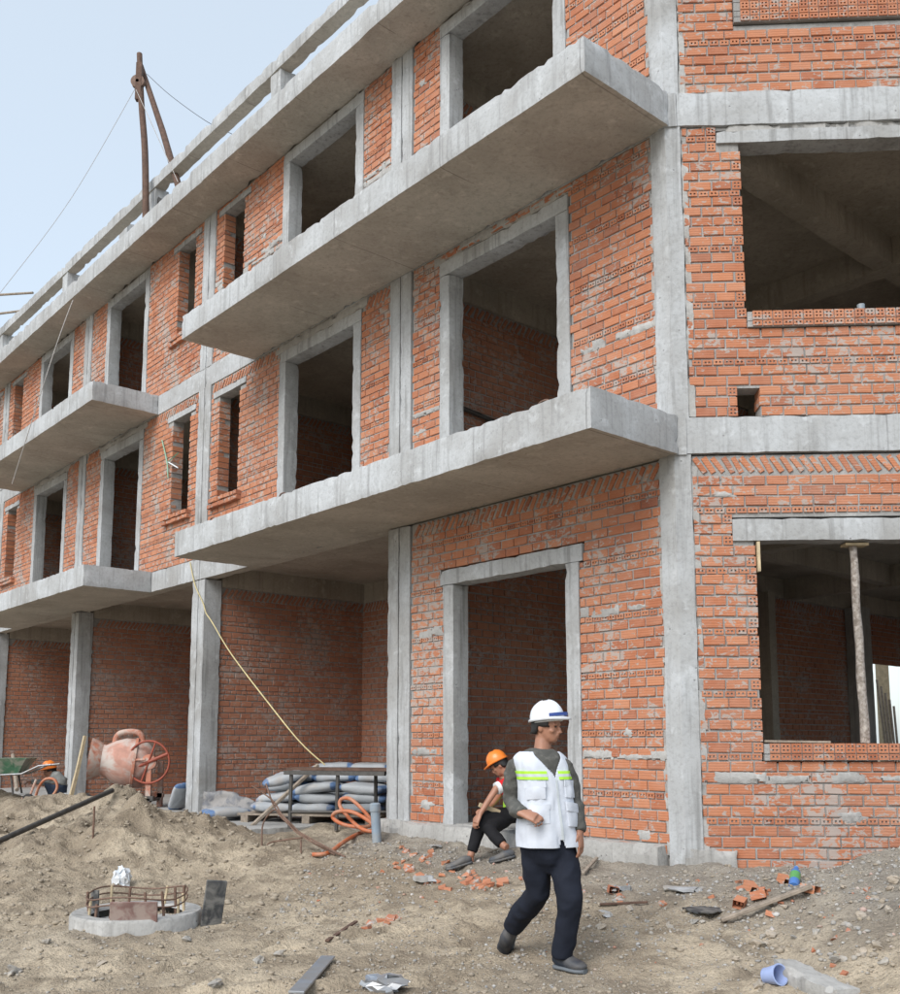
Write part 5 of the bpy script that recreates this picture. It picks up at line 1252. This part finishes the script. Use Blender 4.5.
# larger stones
STN = []
for s_ in range(8):
    bm = bmesh.new(); bmesh.ops.create_icosphere(bm, subdivisions=2, radius=0.06)
    for v in bm.verts: v.co += noise.noise_vector(v.co * 17 + Vector((s_ * 3, 0, 0))) * 0.045; v.co.z *= 0.65
    me_ = bpy.data.meshes.new('stone'); bm.to_mesh(me_); bm.free(); me_.materials.append(MATS['stone']); STN.append(me_)
rnd = random.Random(5)
for i in range(60):
    x, y = (rnd.uniform(735, 898), rnd.uniform(880, 990)) if i < 34 else (rnd.uniform(5, 330), rnd.uniform(925, 990)) if i < 48 else (rnd.uniform(585, 720), rnd.uniform(880, 930))
    if i < 34 and y < 925 - (x - 720) * 0.36: y = 930 + rnd.random() * 55
    g = hit(x, y); o = bpy.data.objects.new('stone', rnd.choice(STN)); col.objects.link(o); s_ = rnd.uniform(0.25, 0.62); o.scale = (s_ * rnd.uniform(.8, 1.4), s_, s_); o.location = g + Z * .012 * s_; o.rotation_euler = (rnd.gauss(0, .3), rnd.gauss(0, .3), rnd.uniform(0, 6))
    tag(o, *(('grey stone lying on the rubble slope', 'stone', 'stones on the rubble slope') if i < 34 else ('pale clod lying on the churned sand round the pile head', 'stone', 'clods round the pile head') if i < 48 else ('grey stone lying below the corner column', 'stone', 'stones below the corner column')))
# gravel, clods and chips: one mass
ico = bmesh.new(); bmesh.ops.create_icosphere(ico, subdivisions=1, radius=1.0); iv = np.array([v.co[:] for v in ico.verts]); itri = np.array([[v.index for v in f_.verts] for f_ in ico.faces]); ico.free()
r2 = np.random.default_rng(3)
def scatter(n, x0, x1, y0, y1, smin, smax, tl, th):
    x = r2.uniform(x0, x1, n); y = r2.uniform(y0, y1, n); s_ = smin * (smax / smin) ** (r2.random(n) ** 2.4); return x, y, s_, r2.uniform(tl, th, n)
sets = [scatter(4200, -0.2, 2.2, -3.6, -0.5, 0.003, 0.024, 0, 1), scatter(3000, -1.6, 1.9, -2.2, -0.05, 0.003, 0.022, 0.2, 1), scatter(2800, -3.4, -1.0, -0.6, 2.6, 0.003, 0.022, 0.3, 1),
        scatter(6500, -6.0, -0.8, -3.6, -0.6, 0.003, 0.018, 0, 0.6), scatter(6000, -8.5, -2.5, -0.8, 4.5, 0.004, 0.032, 0, 0.25), scatter(2200, -2.5, 0.0, -3.5, -1.2, 0.004, 0.014, 0, 1)]
px_, py_, ps_, pt_ = [np.concatenate(a) for a in zip(*sets)]
keep = ((LN.x * px_ + LN.y * py_) > 0.12) | ((py_ - BE_T * px_ < -0.08) & (px_ > 0)); keep &= ~(((LN.x * px_ + LN.y * py_) < 1.05) & ((LT.x * px_ + LT.y * py_) > 4.1))
px_, py_, ps_, pt_ = px_[keep], py_[keep], ps_[keep], pt_[keep]; pz_ = H(px_, py_)
sc3 = ps_[:, None] * r2.uniform(.6, 1.3, (len(px_), 3)) * np.array([1, 1, .7]); jit = 1 + r2.uniform(-.3, .3, (len(px_), len(iv), 1))
ang = r2.uniform(0, 6.3, len(px_)); co, si = np.cos(ang)[:, None], np.sin(ang)[:, None]
lv = iv[None] * jit * sc3[:, None]; wx = lv[..., 0] * co - lv[..., 1] * si + px_[:, None]; wy = lv[..., 0] * si + lv[..., 1] * co + py_[:, None]; wz = lv[..., 2] + (pz_ + ps_ * 0.25)[:, None]
VV = np.stack([wx, wy, wz], -1).reshape(-1, 3); TT = (itri[None] + (np.arange(len(px_)) * len(iv))[:, None, None]).reshape(-1, 3)
me = bpy.data.meshes.new('gravel'); me.vertices.add(len(VV)); me.vertices.foreach_set('co', VV.astype(np.float32).ravel()); me.loops.add(TT.size); me.polygons.add(len(TT)); me.loops.foreach_set('vertex_index', TT.astype(np.int32).ravel()); me.polygons.foreach_set('loop_start', np.arange(0, TT.size, 3, dtype=np.int32)); me.update(calc_edges=True)
at_ = me.attributes.new('tint', 'FLOAT', 'FACE'); at_.data.foreach_set('value', np.repeat(pt_, len(itri)).astype(np.float32))
gv = mesh_obj('gravel', me, 'pebble'); tag(gv, 'loose gravel, clods and chips strewn over the sand', 'gravel', kind='stuff')

# ------------------------------------------------------------------ things in and on the building
# prop pole in the corner window, packing strips, plank on the sill
a = RT * 1.52 - RN * 0.12; pp = empty('prop_pole', (a.x, a.y, 0.85)); tag(pp, 'knotty timber prop standing in the corner window opening', 'prop')
pts = [Vector((0.015 + 0.005 * math.sin(i * 1.3) + 0.02 * (1 - i / 12), 0.004 * math.cos(i), 1.70 * i / 12)) for i in range(13)]
MB().tube(pts, [0.040 - 0.0006 * i + 0.002 * math.sin(i * 2.1) for i in range(13)], 12).build('pole', 'bark', pp, smooth=60); MB().box(-0.07, 0.13, -0.06, 0.06, 1.70, 1.722).build('cap_plate', 'timber_pale', pp)
a = RT * 0.69 - RN * 0.03; o = MB().box(-0.012, 0.012, -0.05, 0.02, 0, 0.26).build('packing_strip', 'timber_pale'); o.location = (a.x, a.y, 2.315); o.rotation_euler = (0, 0, BE); tag(o, 'narrow pale timber strip fixed to the window jamb', 'strip')
a = RT * 0.95 - RN * 0.03; o = MB().box(-0.27, 0.27, -0.05, 0.05, 0, 0.018).build('timber_plank', 'timber_grey'); o.location = (a.x, a.y, 0.852); o.rotation_euler = (0, R_(0.8), BE); tag(o, 'thin plank lying on the brick window sill', 'plank')
a = RT * 1.80 - RN * 0.35; tp_ = empty('tap_pipe', (a.x, a.y, 4.2)); tag(tp_, 'grey pipe fitting rising behind the upper corner window sill', 'pipe fitting')
MB().tube([(0, 0, -0.497), (0, 0, 0.62)], 0.025, 10).build('riser', 'pvc_grey', tp_); MB().tube([(0.0, 0, 0.55), (-0.10, 0, 0.50), (-0.2, 0.0, 0.47)], 0.022, 10).build('branch', 'pvc_grey', tp_); MB().lathe([(0.035, 0.60), (0.035, 0.66), (0.001, 0.665)], 16).build('cap', 'pvc_grey', tp_)
# timber props in the sunlit back opening
bx0 = atS(886, 744, 6.0)
o = MB().box(-0.11, 0.11, -0.11, 0.11, -0.9, 2.9).build('timber_post', 'timber_pale'); o.location = (bx0.x, bx0.y, 0); tag(o, 'thick pale timber post outside the far opening seen through the corner window', 'post')
for k in range(5):
    a = atS(891 + 2.2 * k, 742, 5.6); o = MB().tube([(a.x, a.y, -0.7), (a.x - 0.12 + .04 * k, a.y + .3, 2.3 - 0.15 * k)], 0.028, 8).build('timber_pole', 'timber_grey'); tag(o, 'thin timber pole leaning outside the far opening seen through the corner window', 'pole', 'poles outside the far opening')
# hoist poles on the roof
hb = Lp(10.32, 0.5, ET); hs = empty('roof_hoist', hb); tag(hs, 'two dark timber poles tied into a roof hoist frame', 'hoist')
tp1 = atL(139.5, 54, 0.5) - hb; b1 = atL(146, 217, 0.5) - hb; b1.z = 0
MB().tube(spline([b1, b1.lerp(tp1, .4) + Vector((.03, 0, 0)), b1.lerp(tp1, .7), tp1], 4), [0.062 - 0.001 * i for i in range(13)], 10).build('pole', 'timber_dark', hs, smooth=60)
tp2 = atL(141, 66, 0.42) - hb; b2 = atL(185, 180, 0.22) - hb; b2.z = 0.0
MB().tube([b2, b2.lerp(tp2, .5) + Vector((.02, 0, .02)), tp2], [0.06, 0.055, 0.045], 10).build('pole', 'timber_dark', hs, smooth=60)
pu = atL(138, 82, 0.55) - hb
MB().lathe([(0.03, -0.05), (0.12, -0.04), (0.10, 0), (0.12, 0.04), (0.03, 0.05)], 20, Matrix.Translation(pu) @ Matrix.Rotation(R_(90), 4, 'X')).build('pulley', 'rust_steel', hs, smooth=40)
MB().box(-0.05, 0.05, -0.05, 0.05, -0.35, 0.35, Matrix.Translation(pu + Vector((.02, 0, 0)))).build('pulley_block', 'timber_dark', hs)
MB().tube([pu + Vector((-.05, 0, -.1)), atL(150, 120, .6) - hb, atL(178, 182, .35) - hb], 0.006, 5).build('lashing', 'rope_pale', hs)
wa = atL(135.5, 88, 0.55)
o = MB().tube(spline([wa, atL(70, 200, 1.2), atL(0, 293, 2.0), atL(-60, 368, 2.6)], 8), 0.0045, 5).build('hoist_rope', 'rope_pale', smooth=60); tag(o, 'thin pale hoist rope running from the roof poles down to the left', 'rope')
o = MB().tube(spline([atL(147, 74, .45), atL(170, 95, .4), atL(206, 121, .3), atL(232, 134, -.2)], 6), 0.005, 5).build('guy_wire', 'cable_dark', smooth=60); tag(o, 'thin guy wire sagging from the roof poles behind the parapet rail', 'wire')
# small motor winch between the poles
wn_ = empty('winch', Lp(9.95, 0.25, ET)); tag(wn_, 'small dark winch on the roof edge behind the hoist poles', 'winch')
MB().lathe([(0.02, -0.2), (0.14, -0.19), (0.11, -0.15), (0.11, 0.15), (0.14, 0.19), (0.02, 0.2)], 20, Matrix.Translation((0, 0, 0.18)) @ Matrix.Rotation(R_(90), 4, 'Y') ).build('drum', 'steel_dark', wn_, smooth=40); MB().box(-0.25, 0.25, -0.15, 0.15, 0, 0.05).build('frame', 'rust_steel', wn_)
# brick stubs behind the parapet
for u_, hgt in ((10.0, 0.55), (14.1, 0.6), (5.95, 0.4), (2.0, 0.5)):
    core = MB().box(-0.28, 0.28, -0.42, -0.22, 0, hgt).build('parapet_pier', 'mortar', bld, FL @ Matrix.Translation((u_, 0, ET)))
    for r in range(int(hgt / 0.094)):
        for c in range(3):
            x0 = -0.28 + c * 0.19; b_ = MB(); vf = brick_vf(0.175, 0.2, 0.08, .003); M_ = Matrix.Translation((x0 + 0.09, -0.205, 0.045 + r * 0.094)); b_.add([M_ @ p for p in vf[0]], vf[1], random.random()); b_.build('brick', 'brick', core, Matrix.Identity(4), tint=True)
con('parapet_pier', FL, 12.9, 13.3, -0.5, -0.2, ET, 10.95, 'concrete')
o = MB().tube([Lp(17.4, 0.1, 11.0), Lp(18.6, 0.9, 11.1)], 0.028, 8).build('timber_pole', 'timber_grey'); tag(o, 'grey timber pole poking past the parapet rail at the far end, upper one', 'pole')
o = MB().tube([Lp(17.6, 0.1, 10.66), Lp(18.9, 0.9, 10.7)], 0.028, 8).build('timber_pole', 'timber_grey'); tag(o, 'grey timber pole lying on the parapet rail at the far end', 'pole')
# hanging cords
o = MB().tube(spline([atL(73, 300, 0.61), atL(66, 318, 0.8), atL(54, 352, 1.0), atL(38, 402, 1.18), atL(12, 484, 1.3)], 5), 0.008, 5).build('hanging_cord', 'rope_pale', smooth=60); tag(o, 'pale cord hanging from the eave across the far balcony', 'cord')
a = atL(194, 582, 0.03)
o = MB().tube(spline([atL(190, 562, .03), atL(195, 585, .03), atL(203, 603, .03), atL(206, 613, .05), atL(212, 622, .15), atL(232, 655, .35), atL(270, 705, .40), atL(300, 742, .3), atL(325, 765, .1)], 5), 0.009, 6).build('rope', 'rope_yellow', smooth=60); tag(o, 'yellow rope slung from the concrete column down to the cement bags', 'rope')
st2 = empty('plastic_strap', atL(168, 462, .02)); tag(st2, 'green plastic strapping caught on the brick wall by a slit window', 'strap')
for pts in ([(162, 440), (167, 462), (168, 478)], [(168, 462), (178, 453)], [(168, 462), (178, 468)]):
    MB().tube(spline([atL(x, y, .03) - st2.location for x, y in pts], 4), 0.012, 4).build('strip', 'strap_green' if pts[-1][1] != 468 else 'plastic_white', st2)
# steel mesh panel inside the second-floor window and rails
mg = empty('mesh_panel', Lp(5.9, -1.6, F1)); tag(mg, 'rusty steel reinforcing mesh leaning inside the window above the lower balcony', 'steel mesh')
Mr = frame(LT, LN)
for k in range(7): MB().tube([Mr @ Vector((-0.9, 0, 0.35 + k * 0.11)), Mr @ Vector((1.5, 0, 0.35 + k * 0.11))], 0.008, 5).build('bar', 'rust_steel', mg)
for k in range(9): MB().tube([Mr @ Vector((-0.85 + k * 0.28, 0.01, 0.0)), Mr @ Vector((-0.85 + k * 0.28, 0.01, 1.05))], 0.008, 5).build('bar', 'rust_steel', mg)
o = MB().tube([atS(462, 408, 3.7), atS(500, 424, 3.7)], 0.03, 8).build('steel_pipe', 'steel_dark'); tag(o, 'dark steel pipe fixed along the brick wall inside the upper doorway', 'pipe')
# formwork boards left on the far balcony, lifting loops in the near one
for k, (u_, w_) in enumerate(((10.9, 0.12), (11.05, 0.10))):
    board('formwork_board', Lp(u_, 0.6, F2 + 0.012 + 0.0 * k), (0.10, 1.0, 0.022), (0, 0, math.atan2(LN.y, LN.x) - math.pi / 2), 'timber_grey', ('weathered formwork board on the edge of the far upper balcony', 'second formwork board lying just inside the first on the far balcony')[k])
for u_ in (0.62, 4.9, 6.65):
    c = Lp(u_, 1.0, F1); o = MB().tube(spline([c - Z * .02 - LT * .06, c + Z * .07 - LT * .06, c + Z * .09, c + Z * .07 + LT * .06, c - Z * .02 + LT * .06], 4), 0.010, 6).build('lifting_loop', 'rust_steel', smooth=60); tag(o, 'bent steel lifting loop cast into the lower near balcony', 'loop', 'steel loops in the lower near balcony')
